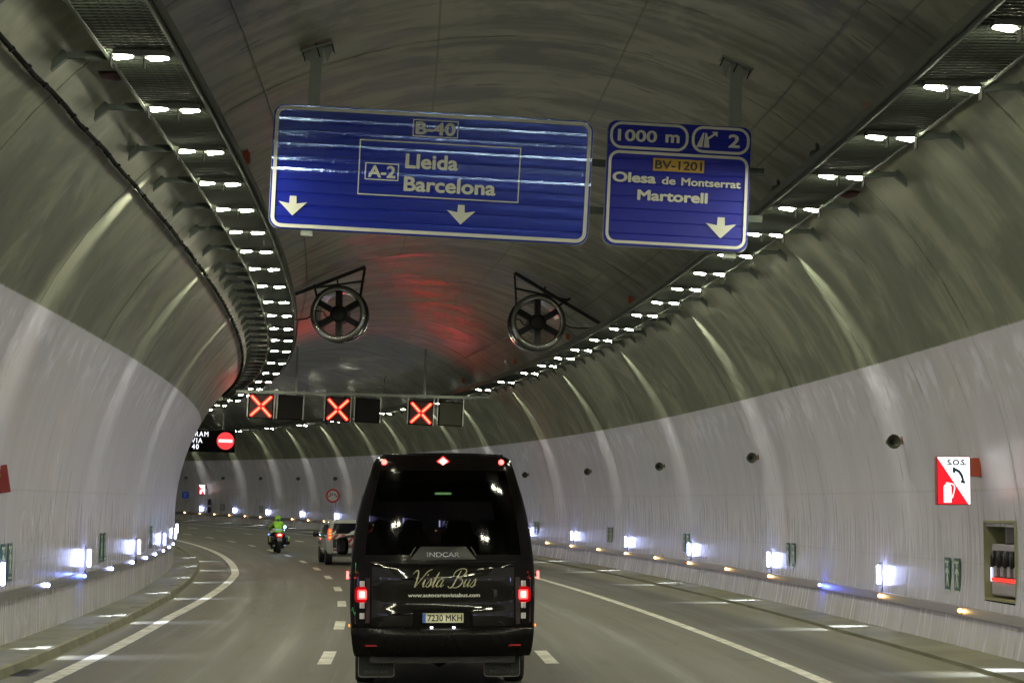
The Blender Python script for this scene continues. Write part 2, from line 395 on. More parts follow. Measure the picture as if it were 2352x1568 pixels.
# ------------------------------------------------------------------ setting: road, walkways, vault
S0, S1 = -120, 212
def srange(a, b, d):
    n = max(1, round((b-a)/d)); return [a+(b-a)*i/n for i in range(n+1)]
def sheet(name, wl, s0, s1, ds, hf, m, parent=None, uvname='ws'):
    ss = srange(s0, s1, ds); vs = []; uv = []
    for s in ss:
        for w in wl: vs.append(P(s, w, hf)); uv.append((w, s))
    n = len(wl); fs = [(i*n+k, i*n+k+1, (i+1)*n+k+1, (i+1)*n+k) for i in range(len(ss)-1) for k in range(n-1)]
    me = bpy.data.meshes.new(name); me.from_pydata([tuple(v) for v in vs], [], fs); me.materials.append(m)
    ul = me.uv_layers.new(name=uvname)
    for li, lo in enumerate(me.loops): ul.data[li].uv = uv[lo.vertex_index]
    return mk(name, me, parent)
road = sheet('road', [-6.2, -4, -2, 0, 2, 4, 6, 7.0, 7.85], S0, S1, 2, 0, M_ROAD); tag(road, kind='structure', label='dark worn asphalt carriageway bending left through the tunnel')

def strip_solid(name, prof, s0, s1, ds, m, parent=None, smooth=False):
    "cross-section [(w,h)] swept along the tunnel (open sheet)"
    ss = srange(s0, s1, ds); n = len(prof); vs = [P(s, w, h) for s in ss for w, h in prof]
    fs = [(i*n+k, i*n+k+1, (i+1)*n+k+1, (i+1)*n+k) for i in range(len(ss)-1) for k in range(n-1)]
    b = MB(); b.smooth = smooth; b.add(vs, fs); return b.build(name, m, parent)
wl_ = strip_solid('left_sidewalk', [(-6.33, .140), (-7.35, .150)], S0, S1, 2, M_WALK)
tag(wl_, kind='structure', label='raised concrete walkway along the left wall')
wr_ = strip_solid('right_sidewalk', [(7.85, -.01), (7.85, .055), (8.9, .065)], S0, S1, 2, M_WALK)
tag(wr_, kind='structure', label='low dusty concrete walkway along the right wall')
# kerb stones of the left walkway, 2 m each
kb = MB(); kb.smooth = False
kb.prism([(-.15, 0), (-.15, .16), (.10, .16), (.13, .13), (.15, 0)], 0, 1.985)
kme = kb.mesh('kerb_stone', M_WALK)
kerb = strip_solid('left_kerb', [(-6.12, -.02), (-6.12, .01), (-6.33, .01)], S0, S1, 2, M_JOINT)
tag(kerb, kind='structure', label='line of concrete kerb stones edging the left walkway')
for i in range(int((118-14)/2)):
    s = 14+i*2.0; o = mk('kerb_stone', kme, kerb)
    a = P(s, -6.22, 0); c = P(s+2, -6.22, 0); d = (c-a)
    o.matrix_world = Matrix.Translation(a+Vector((0, 0, random.uniform(-.004, .006)))) @ Matrix.Rotation(math.atan2(-d.x, d.y), 4, 'Z') @ Matrix.Rotation(math.atan2(d.z, d.y), 4, 'X')
for (a, b_) in ((S0, 14), (118, S1)):
    o = strip_solid('kerb_run', [(-6.07, 0), (-6.09, .13), (-6.12, .16), (-6.37, .16)], a, b_, 2, M_WALK, kerb)

def edge_w(s, side):
    if side < 0: return -5.40+.0*s if s < 45 else -5.40+min(.62, (s-45)*.024)
    return 5.25 if s < 30 else 5.25-min(.3, (s-30)*.009)
def painted(name, s0, s1, wfun, half, ds=1.0):
    ss = srange(s0, s1, ds); vs = []; fs = []
    for s in ss: vs += [P(s, wfun(s)-half, .004), P(s, wfun(s)+half, .004)]
    fs = [(2*i, 2*i+1, 2*i+3, 2*i+2) for i in range(len(ss)-1)]
    b = MB(); b.add(vs, fs); return b.build(name, M_PAINT, road)
painted('edge_line', S0, S1, lambda s: edge_w(s, -1), .13).__setitem__('label', 'solid white line at the left edge of the road')
painted('edge_line', S0, S1, lambda s: edge_w(s, 1), .10).__setitem__('label', 'solid white line at the right edge of the road')
dash_s = [33.0-8.6*k for k in range(4, 0, -1)]+[33.0, 41.8, 50.6, 59.1, 67.8, 75.8, 83.8, 91.9, 100.2, 108.5]+[108.5+8.4*k for k in range(1, 12)]
for w0 in (-1.75, 1.75):
    for s in dash_s:
        ws = (-1.72-.006*max(0, s-60)) if w0 < 0 else 1.76
        painted('lane_dash', s-1.4, s+1.4, lambda q: ws, .105, 1.4)
M_SEAL = mat('dark_sealing_strip', (.02, .02, .018), .6)
# steel drain grate in the left shoulder (dark slot near the camera)
g = thing('drain_grate', 'long dark slotted drain grate in the asphalt beside the left kerb', 'drain', 30.2, -5.95, .004)
b = MB(); b.ringflat([(-.16, -.6), (.16, -.6), (.16, .6), (-.16, .6)], [(-.12, -.56), (.12, -.56), (.12, .56), (-.12, .56)], 0, .006)
bm_ = b.build('frame', M_DARK, g); bm_.rotation_euler = (-math.pi/2, 0, 0); bm_.location = (0, 0, .006)
for k in range(9):
    b = MB(); b.box(0, 0, .004, .24, .03, .008); b.build('bar', M_DARK, g, loc=(0, -.48+.12*k, 0))

# --- vault lining
# profile: points from the right base over the crown to the left base
def arc_profile():
    hs_r = [.04, .3, .62, .87, 1.2, 1.6, 2.07, 2.6, 3.1, 3.6, 4.1, 4.6]
    pts = [(vw(h, 1), h, 1) for h in hs_r]
    a0 = math.asin((4.6-HC)/RR); n = 26
    for k in range(1, n):
        a = a0+(math.pi-2*a0)*k/n; c = math.cos(a)
        pts.append((WC+(RR if c > 0 else RL)*c, HC+RR*math.sin(a), 1 if c > 0 else -1))
    pts += [(vw(h, -1), h, -1) for h in reversed([.12, .3, .62, .9, 1.2, 1.6, 2.07, 2.6, 3.1, 3.6, 4.1, 4.6])]
    return pts
PROF = arc_profile(); ARC = [0]
for i in range(1, len(PROF)): ARC.append(ARC[-1]+math.hypot(PROF[i][0]-PROF[i-1][0], PROF[i][1]-PROF[i-1][1]))
NICHE = (31.50, 33.17, .87, 2.07)
def lining(name, s_list, hole=None, inset=0.0, m=None, parent=None, solid=False):
    vs = []; uv1 = []; uv2 = []; n = len(PROF)
    rows = [(s, inset) for s in s_list]
    if solid:   # turned-back rims so that the joint is a real groove
        rows = [(s_list[0], .035), (s_list[0], .008), (s_list[0]+.02, 0), (s_list[0]+.032, 0)]+[(s, 0) for s in s_list[1:-1]]+[(s_list[-1]-.032, 0), (s_list[-1]-.02, 0), (s_list[-1], .008), (s_list[-1], .035)]
    for s, e in rows:
        for i, (w, h, sd) in enumerate(PROF):
            nx, nh = (w-WC)/RR, (h-HC)/RR; vs.append(tuple(P(s, w+nx*e, h+nh*e))); uv1.append((s, ARC[i])); uv2.append((h, w))
    fs = []
    for r in range(len(rows)-1):
        for k in range(n-1):
            if hole and PROF[k][2] > 0:
                sm = (rows[r][0]+rows[r+1][0])/2; hm = (PROF[k][1]+PROF[k+1][1])/2
                if hole[0] < sm < hole[1] and hole[2] < hm < hole[3] and ARC[k] < 6: continue
            fs.append((r*n+k, (r+1)*n+k, (r+1)*n+k+1, r*n+k+1))
    me = bpy.data.meshes.new(name); me.from_pydata(vs, [], fs); me.materials.append(m)
    for nm, uv in (('sa', uv1), ('hw', uv2)):
        ul = me.uv_layers.new(name=nm); ar = np.array([uv[l.vertex_index] for l in me.loops], dtype=np.float32).ravel(); ul.data.foreach_set('uv', ar)
    me.polygons.foreach_set('use_smooth', [True]*len(me.polygons))
    return mk(name, me, parent)
vault = lining('tunnel_vault', sorted(srange(S0, S1, 4)+[31.50, 33.17]), NICHE, .035, M_JOINT)
tag(vault, kind='structure', label='arched concrete tunnel lining with white painted lower walls')
RING = 6.90; joints = [24.35+RING*k for k in range(-21, 28)]
for a, c in zip(joints, joints[1:]):
    if a < S0 or c > S1: continue
    sl = [a+.018]+[a+(c-a)*k/5 for k in range(1, 5)]+[c-.018]
    hole = None
    if a < NICHE[0] < c: sl = sorted(sl+[NICHE[0], NICHE[1]]); hole = NICHE
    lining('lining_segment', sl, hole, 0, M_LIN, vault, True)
# portal walls far behind the camera and far beyond the bend
for s, nm in ((S1-.5, 'far_end_wall'),):
    b = MB(); pts = [P(s, w*1.02, h) for w, h, _ in PROF]; b.add(pts, [tuple(range(len(pts)))]); o = b.build(nm, M_LIN); tag(o, kind='structure', label='dark unlit concrete beyond the bend')

# --- low white barrier joints & light rail strips
def rail(side, h0, h1, label):
    w0, w1 = vw(h0, side), vw(h1, side); d = -side
    prof = [(w1+.01*side, h1), (w1+.055*d, h1-.005), (w0+.055*d, h0+.005), (w0+.01*side, h0)]
    o = strip_solid('guide_rail', prof, -60, 205, 1.5, M_STEEL)
    tag(o, label, 'guide rail')
rail(1, .56, .72, 'grey steel guide rail with amber markers along the right wall')
rail(-1, .86, 1.03, 'grey steel guide rail with white markers along the left wall')

# ------------------------------------------------------------------ cable trays and luminaires
def swept_box(b, s0, s1, ds, wc, hc, sw, sh):
    ss = srange(s0, s1, ds); vs = []
    for s in ss: vs += [P(s, wc-sw/2, hc-sh/2), P(s, wc+sw/2, hc-sh/2), P(s, wc+sw/2, hc+sh/2), P(s, wc-sw/2, hc+sh/2)]
    fs = [(4*i+k, 4*i+(k+1) % 4, 4*i+4+(k+1) % 4, 4*i+4+k) for i in range(len(ss)-1) for k in range(4)]
    fs += [(0, 1, 2, 3), tuple(len(vs)-4+k for k in (3, 2, 1, 0))]
    b.add(vs, fs)
TRAY = {-1: (-3.40, 7.46), 1: (5.70, 7.16)}
LUMS = {-1: [16.6, 19.65, 22.7, 25.75, 28.85, 31.75, 34.6, 37.5, 40.4, 43.45, 47.0, 50.75, 54.5, 58.7, 63.1, 67.8, 74.0, 80.3, 86.5, 92.6, 98.8, 105, 111.5, 118, 124.5, 131, 138, 146, 154],
        1: [16.7, 19.75, 22.6, 25.7, 28.8, 31.95, 35.0, 38.0, 41.0, 44.0, 47.0, 50.2, 54.2, 58.0, 61.9, 65.6, 69.4, 73.6, 79.4, 85.3, 91.5, 98.5, 106.2, 112.2, 119, 126.6, 135.6, 144.6, 153.2, 162, 171, 180]}
def make_luminaire():
    o = thing('ceiling_luminaire', 'x', 'tunnel lamp', 0, 0, 0)
    b = MB(); b.box(0, 0, .05, .62, .20, .06); b.box(0, 0, .09, .50, .14, .03); b.build('housing', M_DARK, o)
    for sx in (-1, 1):
        b = MB(); b.bbox(0, 0, 0, .22, .02, .13, .045, Matrix.Rotation(math.pi/2, 4, 'X')); b.build('lens', M_LENS, o, loc=(sx*.200, 0, .012))
    b = MB(); b.box(0, .0, .025, .15, .10, .03); b.build('sensor_box', M_GALV, o)
    b = MB(); b.box(0, 0, .155, .16, .16, .09); b.build('driver_box', M_BLACK, o)
    return o
lum0 = make_luminaire()
ADDED_SHIELD = MB().box(0, 0, 0, .008, .17, .13).mesh('added_shield', mat('shield_deep_black', (.0015, .0015, .0015), .95, var=0, spec=0.0))  # black strips added to keep lamp light off the outer vault
bright = {1: {38.0, 50.2, 61.9, 73.6, 85.3, 98.5, 106.2, 119, 126.6, 135.6, 144.6, 153.2, 162, 171}, -1: {31.75, 43.45, 54.5}}
spot_cache = {}
def side_beam(side, parent, strong):
    key = (side, strong)
    if key not in spot_cache:
        d = bpy.data.lights.new('side_beam', 'SPOT'); d.energy = 270 if strong else 18
        d.color = (1, 1.0, .80) if strong else (.95, 1, .8); d.spot_size = math.radians(78); d.spot_blend = .9; d.shadow_soft_size = .06
        spot_cache[key] = d
    l = bpy.data.objects.new('side_beam', spot_cache[key]); COL.objects.link(l); l.parent = parent
    # beam aimed outwards and down along the ring; squeezed along the tunnel
    tgt = Vector((side*2.2, 0, -1.35)); q = tgt.to_track_quat('-Z', 'Y').to_matrix().to_4x4()
    sq = Matrix.Diagonal((1, .5 if strong else .7, 1, 1))
    # local y of the spot must follow the tunnel axis
    z = -tgt.normalized(); y = Vector((0, 1, 0)); x = y.cross(z)
    R = Matrix((x, y, z)).transposed().to_4x4()
    l.matrix_local = Matrix.Translation((side*.40, 0, -.02)) @ R @ sq
first = True
for side in (-1, 1):
    w0, h0 = TRAY[side]; sname = 'left' if side < 0 else 'right'
    vis = 0
    for i, s in enumerate(LUMS[side]):
        mw = frame_at(s, w0+(.02 if side < 0 else 0), h0-.10, roll=math.radians(2.2))
        o = copy_tree(lum0, None, mw)
        o['group'] = 'twin-lens lamps under the cable trays'
        for ch in o.children:
            if ch.name.startswith('lens'): ch.rotation_euler = (0, side*math.radians(9), 0)
        o['label'] = f'lit twin-lens lamp under the {sname} cable tray, {ordw(i)} from the camera'
        for xx in (.335, -.035):
            lv = mk('added_shield', ADDED_SHIELD, o); lv.location = (side*xx, 0, -.045)
        side_beam(side, o, s in bright[side])
for ch in list(lum0.children): bpy.data.objects.remove(ch)
bpy.data.objects.remove(lum0)
# lamps above and behind the camera, outside the photograph, as one piece
b = MB(); b2 = MB()
for side in (-1, 1):
    w0, h0 = TRAY[side]
    for k in range(22):
        s = 13.6-6.1*k
        for sx in (-1, 1):
            M = frame_at(s, w0+sx*.20, h0-.09); b.box(0, 0, 0, .24, .26, .02, M)
        b2.box(0, 0, .05, .7, .3, .06, frame_at(s, w0, h0-.10))
o = b.build('rear_lamp_lenses', M_LENS); tag(o, 'glowing lamp lenses of the tunnel behind the camera', 'tunnel lamps', kind='stuff')
o = b2.build('rear_lamp_housings', M_DARK); tag(o, 'dark lamp housings of the tunnel behind the camera', 'tunnel lamps', kind='stuff')

for side in (-1, 1):
    w0, h0 = TRAY[side]; sname = 'left' if side < 0 else 'right'
    t = thing('cable_tray', f'long galvanised mesh cable tray hung from the vault on the {sname}, carrying lamps', 'cable tray', 20, w0, h0)
    inv = t.matrix_world.inverted()
    def part(b, name, m, kind=None):
        b.v = [tuple(inv @ Vector(v)) for v in b.v]; return b.build(name, m, t, kind=kind)
    TW = .86 if side > 0 else .80
    b = MB(); swept_box(b, -14, 200, 1.5, w0-TW/2, h0+.02, .035, .09); part(b, 'side_rail', M_RAIL)
    b = MB(); swept_box(b, -14, 200, 1.5, w0+TW/2, h0+.02, .035, .09); part(b, 'side_rail', M_RAIL)
    # inner deep cable duct seen on the side towards the crown
    b = MB(); swept_box(b, -14, 200, 1.5, w0-side*(TW/2+.06), h0+.07, .04, .10); part(b, 'cable_duct', mat('grey_green_duct', (.12, .135, .11), .8, spec=.2))
    b = MB(); s = 13.0
    while s < 110:
        st = .13 if s < 60 else .3
        b.box(0, 0, 0, TW, .022, .02, frame_at(s, w0, h0)); s += st
    for k in range(3): swept_box(b, 10, 120, 2, w0-.25+.25*k, h0+.018, .012, .012)
    part(b, 'wire_mesh', mat('dark_matt_mesh', (.055, .064, .052), .85, spec=.15), 'stuff')
    b = MB(); b.smooth = True
    for k, (dw, r) in enumerate(((-.28, .028), (-.2, .02), (-.12, .03), (.05, .025), (.18, .032), (.28, .02))):
        b.tube([P(s, w0+dw+.012*math.sin(s*1.3+k), h0+.05+r) for s in srange(10, 195, 2.5)], r, 6)
    part(b, 'cables', M_DARK, 'stuff')
    # bracket arms to the vault
    wv = vw(h0+.02, side); ln = abs(wv-w0)+TW/2
    bb = MB(); bb.box(side*(ln/2-TW/2), 0, .065, ln-.04, .06, .07)
    bb.prism([(side*(ln-TW/2-.02), .22), (side*(ln-TW/2-.16), .10), (side*(ln-TW/2-.16), .03), (side*(ln-TW/2+.02), -.12)], -.05, .05)
    bb.box(side*(ln-TW/2-.52), 0, .065, .30, .09, .10)
    bme = bb.mesh('bracket', M_DGALV)
    hb = MB(); hl = vh(w0-side*(TW/2))-h0; hb.box(0, 0, hl/2, .045, .045, hl); hb.box(0, 0, hl-.03, .16, .12, .02)
    hme = hb.mesh('hanger', M_DGALV)
    ss = LUMS[side]
    for i, s in enumerate(ss):
        sb = s+.62; o = mk('bracket', bme, t); o.matrix_world = frame_at(sb, w0, h0)
        if i+1 < len(ss) and ss[i+1]-s > 3.4:
            for q in (1,) if ss[i+1]-s < 5.2 else (1, 2):
                n_ = 2 if ss[i+1]-s < 5.2 else 3
                o = mk('bracket', bme, t); o.matrix_world = frame_at(sb+(ss[i+1]-s)*q/n_, w0, h0)

# orange-red junction boxes on the vault beside the trays
boxes = [(-1, 34.9), (-1, 48.2), (-1, 61.6), (-1, 74.8), (1, 27.95), (1, 41.1), (1, 54.15), (1, 66.4), (1, 78.8), (1, 92)]
b = MB(); b.bbox(0, -.08, -.02, .125, .16, .20, .012); jb = b.mesh('case', M_RED)
b = MB(); b.box(0, -.16, .0, .10, .012, .17); b.box(0, -.08, .11, .05, .05, .05); jl = b.mesh('lid', M_RED)
c = {-1: 0, 1: 0}
for side, s in boxes:
    w = -3.22 if side < 0 else 5.93
    o = thing('junction_box', f'orange-red box beside the {"left" if side<0 else "right"} cable tray, {ordw(c[side])} from the camera', 'junction box', s, w, vh(w)-.12, 'orange-red boxes beside the cable trays')
    c[side] += 1
    mk('case', jb, o); mk('lid', jl, o)
# grey fire detection cylinders on the right
for k, (s, w) in enumerate(((31.3, 5.88), (34.7, 5.9))):
    o = thing('camera_housing', 'grey camera housing on the vault above the right tray, ' + ('nearer' if k == 0 else 'farther')+' of the two', 'camera', s, w, vh(w)-.16)
    b = MB(); b.smooth = True; b.lathe([(.001, -.14), (.07, -.14), (.08, -.12), (.08, .1), (.001, .1)], 16, Matrix.Rotation(.5, 4, 'Z')); b.build('body', M_DGALV, o)
    b = MB(); b.box(.0, 0, .12, .05, .06, .12); b.box(.10, 0, -.06, .1, .02, .02); b.build('mount', M_DGALV, o)
# dark red beacon domes
M_MAROON = mat('dark_maroon_plastic', (.055, .012, .010), .35)
for k, (s, w, h, sd) in enumerate(((24.6, -3.98, 7.62, -1), (31.6, 6.42, 7.32, 1))):
    o = thing('beacon', f'dark maroon half-dome horn under the outer edge of the {"left" if sd<0 else "right"} cable tray', 'beacon', s, w, h)
    pr = [(.155, .0), (.15, .03), (.12, .08), (.07, .115), (.0015, .13)]
    b = MB(); b.smooth = True; b.lathe([(.0015, 0)]+pr, 20, Matrix.Rotation(-math.pi/2+.25, 4, 'X')); oo = b.build('dome', M_MAROON, o); oo.scale = (1.25, 1, 1)
    b = MB(); b.box(0, .05, .16, .05, .05, .18); b.build('stem', M_DARK, o)

# ------------------------------------------------------------------ cables along the vault
def cable(label, w, s0, s1, r, m, off, wob=.02, ds=1.0, cat='cable'):
    b = MB(); b.smooth = True
    h = vh(w); nx, nh = (w-WC)/RR, (h-HC)/RR
    pts = [P(s, w-nx*off+wob*math.sin(s*2.1)*.5, h-nh*(off+wob*math.sin(s*1.7+1))) for s in srange(s0, s1, ds)]
    b.tube(pts, r, 8); o = b.build('cable', m); tag(o, label, cat); return o, (w, h, nx, nh)
cab, (w, h, nx, nh) = cable('thick black radiating cable clipped along the left side of the vault', -4.67, 6, 118, .030, mat('matt_black_cable', (.006, .006, .006), .95, spec=.05), .085, .02)
b = MB(); b.box(0, 0, 0, .05, .05, .08); b.box(0, 0, -.05, .075, .06, .03); cm = b.mesh('clip', mat('matt_black_clip', (.008, .008, .007), .9, spec=.1))
for k in range(86):
    s = 14+k*.95+random.uniform(-.05, .05)
    o = mk('clip', cm, cab); ang = math.atan2(nx, nh)
    o.matrix_world = Matrix.Translation(P(s, w-nx*.055, h-nh*.055)) @ Matrix.Rotation(_th(s), 4, 'Z') @ Matrix.Rotation(ang, 4, 'Y')
cable('thin grey wire stapled along the vault inside the left tray', -2.68, 8, 150, .011, M_GALV, .03, .01, 1.5)
cable('thin grey wire stapled along the vault inside the right tray', 5.12, 8, 150, .012, M_GALV, .03, .01, 1.5)

# ------------------------------------------------------------------ wall fittings
# cool white light bars
def bar_proto():
    o = thing('wall_light', 'x', 'wall light', 0, 0, 0)
    b = MB(); b.smooth = True; b.tube([(0, 0, -.18), (0, 0, -.17), (0, 0, .17), (0, 0, .18)], [.02, .035, .035, .02], 10); b.build('tube', M_BAR, o)
    b = MB(); b.box(.075, 0, 0, .02, .03, .50); b.box(.04, 0, .215, .09, .05, .02); b.box(.04, 0, -.215, .09, .05, .02); b.build('bracket', M_STEEL, o)
    b = MB(); b.tube([(.075, 0, -.25), (.07, 0, -.40)], .014, 6); b.build('conduit', M_DARK, o)
    return o
bar0 = bar_proto()
bars = {1: [18.8, 29.35, 39.95, 50.55, 61.15, 71.6, 82.1, 91.5, 102, 112.5, 121.5, 130, 138.7, 147.3, 155.8, 163.9, 172], -1: [12.2, 22.8, 33.25, 43.0, 53.6, 64.1, 74.5, 85]}
first = True
pool = bpy.data.lights.new('floor_beam', 'SPOT'); pool.energy = 230; pool.color = (.72, .78, 1); pool.spot_size = math.radians(84); pool.spot_blend = 1.0; pool.shadow_soft_size = .03
for side in (-1, 1):
    hb = 1.06 if side > 0 else 1.32
    for i, s in enumerate(bars[side]):
        w = vw(hb, side)-side*.11
        mw = frame_at(s, w, hb) if side > 0 else frame_at(s, w, hb, yaw=math.pi)
        if first: o = bar0; o.matrix_world = mw; first = False
        else: o = copy_tree(bar0, None, mw)
        o['group'] = 'cool white light bars low on the walls'
        o['label'] = f'glowing cool white light bar on the {"left" if side<0 else "right"} wall, {ordw(i)} from the camera'
        l = bpy.data.objects.new('floor_beam', pool); COL.objects.link(l); l.parent = o
        tgt = Vector((-1.3, 0, -hb)); z = -tgt.normalized(); y = Vector((0, 1, 0)); x = y.cross(z)
        l.matrix_local = Matrix.Translation((-.04, 0, -.2)) @ Matrix((x, y, z)).transposed().to_4x4() @ Matrix.Diagonal((1, .5, 1, 1))
b = MB()
for side in (-1, 1):
    hb = 1.06 if side > 0 else 1.32
    for k in range(10):
        s = (8.2 if side > 0 else 1.6)-10.6*k
        b.tube([P(s, vw(hb, side)-side*.11, hb-.18), P(s, vw(hb, side)-side*.11, hb+.18)], .035, 8)
o = b.build('rear_wall_lights', M_BAR); tag(o, 'cool white light bars of the tunnel behind the camera', 'wall lights', kind='stuff')

# marker lights on the guide rails
def marker(core, halo):
    b = MB(); b.box(0, 0, 0, .05, .06, .10); me1 = b.mesh('housing', M_DARK)
    b = MB(); b.smooth = True; b.lathe([(.0015, -.052), (.025, -.05), (.036, -.04), (.04, -.03), (.001, -.029)], 12); me2 = b.mesh('lens', [core])
    return me1, me2
mk_amber = marker(M_AMBERC, M_AMBER); mk_blue = marker(M_BLUEL, M_BLUEL); mk_cool = marker(M_COOL, M_COOL)
# the amber units: small white-hot core in an amber cup
b = MB(); b.smooth = True; b.lathe([(.020, -.048), (.036, -.046), (.042, -.03), (.001, -.028)], 14); amber_cup = b.mesh('cup', M_AMBER)
rs = [29.2, 34.25, 39.8, 45.05, 50.4, 55.75, 61.1, 66.4, 71.6, 76.8, 82.2, 87.4, 92.6, 97.8, 103, 108.2, 113.4, 118.6, 123.8, 129, 133.4, 137.4, 141.5, 145.5, 149.5, 153.6, 157.4, 161.2, 165, 168.6, 172.1, 175.7]
blues = {45.05, 133.4}
k = 0; kb_ = 0
for s in rs:
    blue = s in blues; h = .655
    col = 'blue' if blue else 'amber'
    if blue: lb = 'blue marker light on the right guide rail, ' + ('the nearer one' if kb_ == 0 else 'the one near the white off-road car'); kb_ += 1
    else: lb = f'amber marker light on the right guide rail, {ordw(k)} from the camera'; k += 1
    o = thing('marker_light', lb, 'marker light', s, vw(h)-.09, h, 'marker lights on the right guide rail')
    a, c_ = mk_blue if blue else mk_amber
    mk('housing', a, o); mk('lens', c_, o)
    if not blue: mk('cup', amber_cup, o)
ls = [27.6, 32.9, 37.95, 42.75, 47.5, 52.4, 56.6, 60.3, 64.5, 69, 73.5]
k = 0
for s in ls:
    blue = abs(s-42.75) < .1; h = .965
    if blue: lb = 'blue marker light on the left guide rail, below a light bar'
    else: lb = f'cool white marker light on the left guide rail, {ordw(k)} from the camera'; k += 1
    o = thing('marker_light', lb, 'marker light', s, vw(h, -1)+.09, h, 'marker lights on the left guide rail')
    a, c_ = mk_blue if blue else mk_cool
    mk('housing', a, o); mk('lens', c_, o)
for s, w, c_ in ((45.05, vw(.655)-.22, (.1, .15, 1)), (42.75, vw(.965, -1)+.22, (.15, .25, 1))):
    l = bpy.data.lights.new('blue_glow', 'POINT'); l.energy = 4; l.color = c_; l.shadow_soft_size = .03
    lo = bpy.data.objects.new('blue_glow', l); COL.objects.link(lo); lo.location = P(s-.06, w, .66 if w > 0 else .97)

# loudspeaker horns on the right wall
M_HORN = mat('horn_olive_grey', (.10, .105, .08), .5)
hs = MB(); hs.smooth = True
hs.lathe([(.135, -.16), (.13, -.165), (.10, -.10), (.055, -.03), (.035, .06), (.04, .10), (.055, .11), (.055, .2), (.001, .2), (.001, .19), (.045, .19), (.045, .12), (.03, .08), (.045, -.02), (.09, -.09), (.125, -.16)], 22)
horn_me = hs.mesh('horn', M_HORN)
b = MB(); b.smooth = True; b.lathe([(.0015, -.10), (.025, -.09), (.04, -.04), (.025, .02), (.0015, .03)], 14); plug_me = b.mesh('throat', M_DARK)
b = MB(); b.box(.13, .06, .03, .16, .03, .03); b.box(.215, .06, .03, .02, .1, .14); b.box(.05, .1, .06, .10, .05, .03); br_me = b.mesh('bracket', mat('rusty_bracket', (.16, .08, .04), .6))
sp = [24.3, 37.75, 51.3, 64.5, 77.7, 91.1, 101.5, 111, 120, 129, 138, 147.4, 156.8, 166, 175]
for i, s in enumerate(sp):
    o = thing('loudspeaker', f'round olive horn loudspeaker on the right wall, {ordw(i)} from the camera', 'loudspeaker', s-.2, vw(3.55)-.24, 3.58, 'horn loudspeakers on the right wall', yaw=.05)
    mk('horn', horn_me, o); mk('throat', plug_me, o); mk('bracket', br_me, o)

# green evacuation pictograms on the walls (two narrow green panels each)
M_GREEN = mat('exit_sign_green', (.016, .085, .055), .4, vscale=30, var=.4)
M_GLASSW = mat('pale_green_print', (.55, .62, .52), .4)
def pict_me():
    res = []
    W_, H_ = .36, .62
    # green plate with white running figure, arrow and door cut into it
    b = MB(); b.prism(rrect(W_, H_, .01, 2), -.012, 0); res.append(b.mesh('panel', M_GREEN))
    b = MB()
    b.prism([(-.10, -.18), (-.06, -.19), (-.015, -.04), (.05, -.19), (.10, -.18), (.03, .0), (.04, .08), (.11, .02), (.12, .05), (.03, .14), (-.04, .13), (-.11, .06), (-.09, .03), (-.03, .08), (-.03, .0)], -.016, -.013)
    b.prism(rrect(.07, .08, .034, 4, .015, .19), -.016, -.013)
    b.prism([(-.14, .24), (-.09, .28), (-.09, .255), (.12, .255), (.12, .225), (-.09, .225), (-.09, .2)], -.016, -.013)
    b.prism([(-.14, -.27), (.14, -.27), (.14, -.24), (-.14, -.24)], -.016, -.013)
    res.append(b.mesh('figure', M_GLASSW)); return res
pm, pf = pict_me()
gp = {1: [35.1, 48.5, 62.0, 75.1, 90.3, 103, 130.5, 157.6, 166.9], -1: [34.0, 46.05, 59]}
for side in (1, -1):
    for i, s in enumerate(gp[side]):
        h = 1.2 if side > 0 else 1.48; w = vw(h, side)
        for j in (-1, 1):
            ss_ = s+j*.30
            m4 = Matrix.Translation(P(ss_, w-side*.012, h)) @ Matrix.Rotation(_th(ss_)+side*math.pi/2*1.0, 4, 'Z')
            # panel faces the road: local -Y must point to the road
            m4 = Matrix.Translation(P(ss_, w-side*.012, h)) @ Matrix.Rotation(_th(ss_)-side*math.pi/2, 4, 'Z')
            o = thing('exit_pictogram', f'{"nearer" if j<0 else "farther"} of the {ordw(i)} pair of green exit pictograms on the {"right" if side>0 else "left"} wall', 'exit sign', 0, 0, 0, 'green exit pictograms on the walls', mat4=m4)
            mk('panel', pm, o); mk('figure', pf, o)

# emergency niche
M_CAB = mat('cabinet_lilac_grey', (.36, .33, .40), .3)
m4 = Matrix.Translation(P((NICHE[0]+NICHE[1])/2, vw(1.3)+.02, 0)) @ Matrix.Rotation(_th(32.3)-math.pi/2, 4, 'Z')
ni = thing('emergency_niche', 'recessed emergency niche in the right wall with cabinet and fire extinguishers glow', 'emergency niche', 0, 0, 0, mat4=m4)
zb = P(32.3, 0, 0).z; HW = (NICHE[1]-NICHE[0])/2
b = MB()  # open box: back, sides, floor, top. local +Y goes into the wall
b.box(0, .62, zb+1.47, 2*HW+.06, .04, 1.26); b.box(-HW-.02, .28, zb+1.47, .04, .66, 1.26); b.box(HW+.02, .28, zb+1.47, .04, .66, 1.26)
b.box(0, .28, zb+.85, 2*HW+.06, .66, .04); b.box(0, .28, zb+2.09, 2*HW+.06, .66, .04)
b.build('recess', mat('niche_concrete', (.22, .22, .12), .7), ni)
b = MB(); b.bbox(.03, .25, zb+1.32, 1.56, .40, .82, .01); b.build('cabinet', M_CAB, ni)
b = MB(); b.bbox(.03, .045, zb+1.02, 1.52, .012, .18, .01); b.build('lower_door', M_CAB, ni)
b = MB(); b.box(.03, .050, zb+1.40, 1.50, .008, .46); b.build('window_pane', mat('cabinet_glass', (.10, .09, .12), .08, .3), ni)
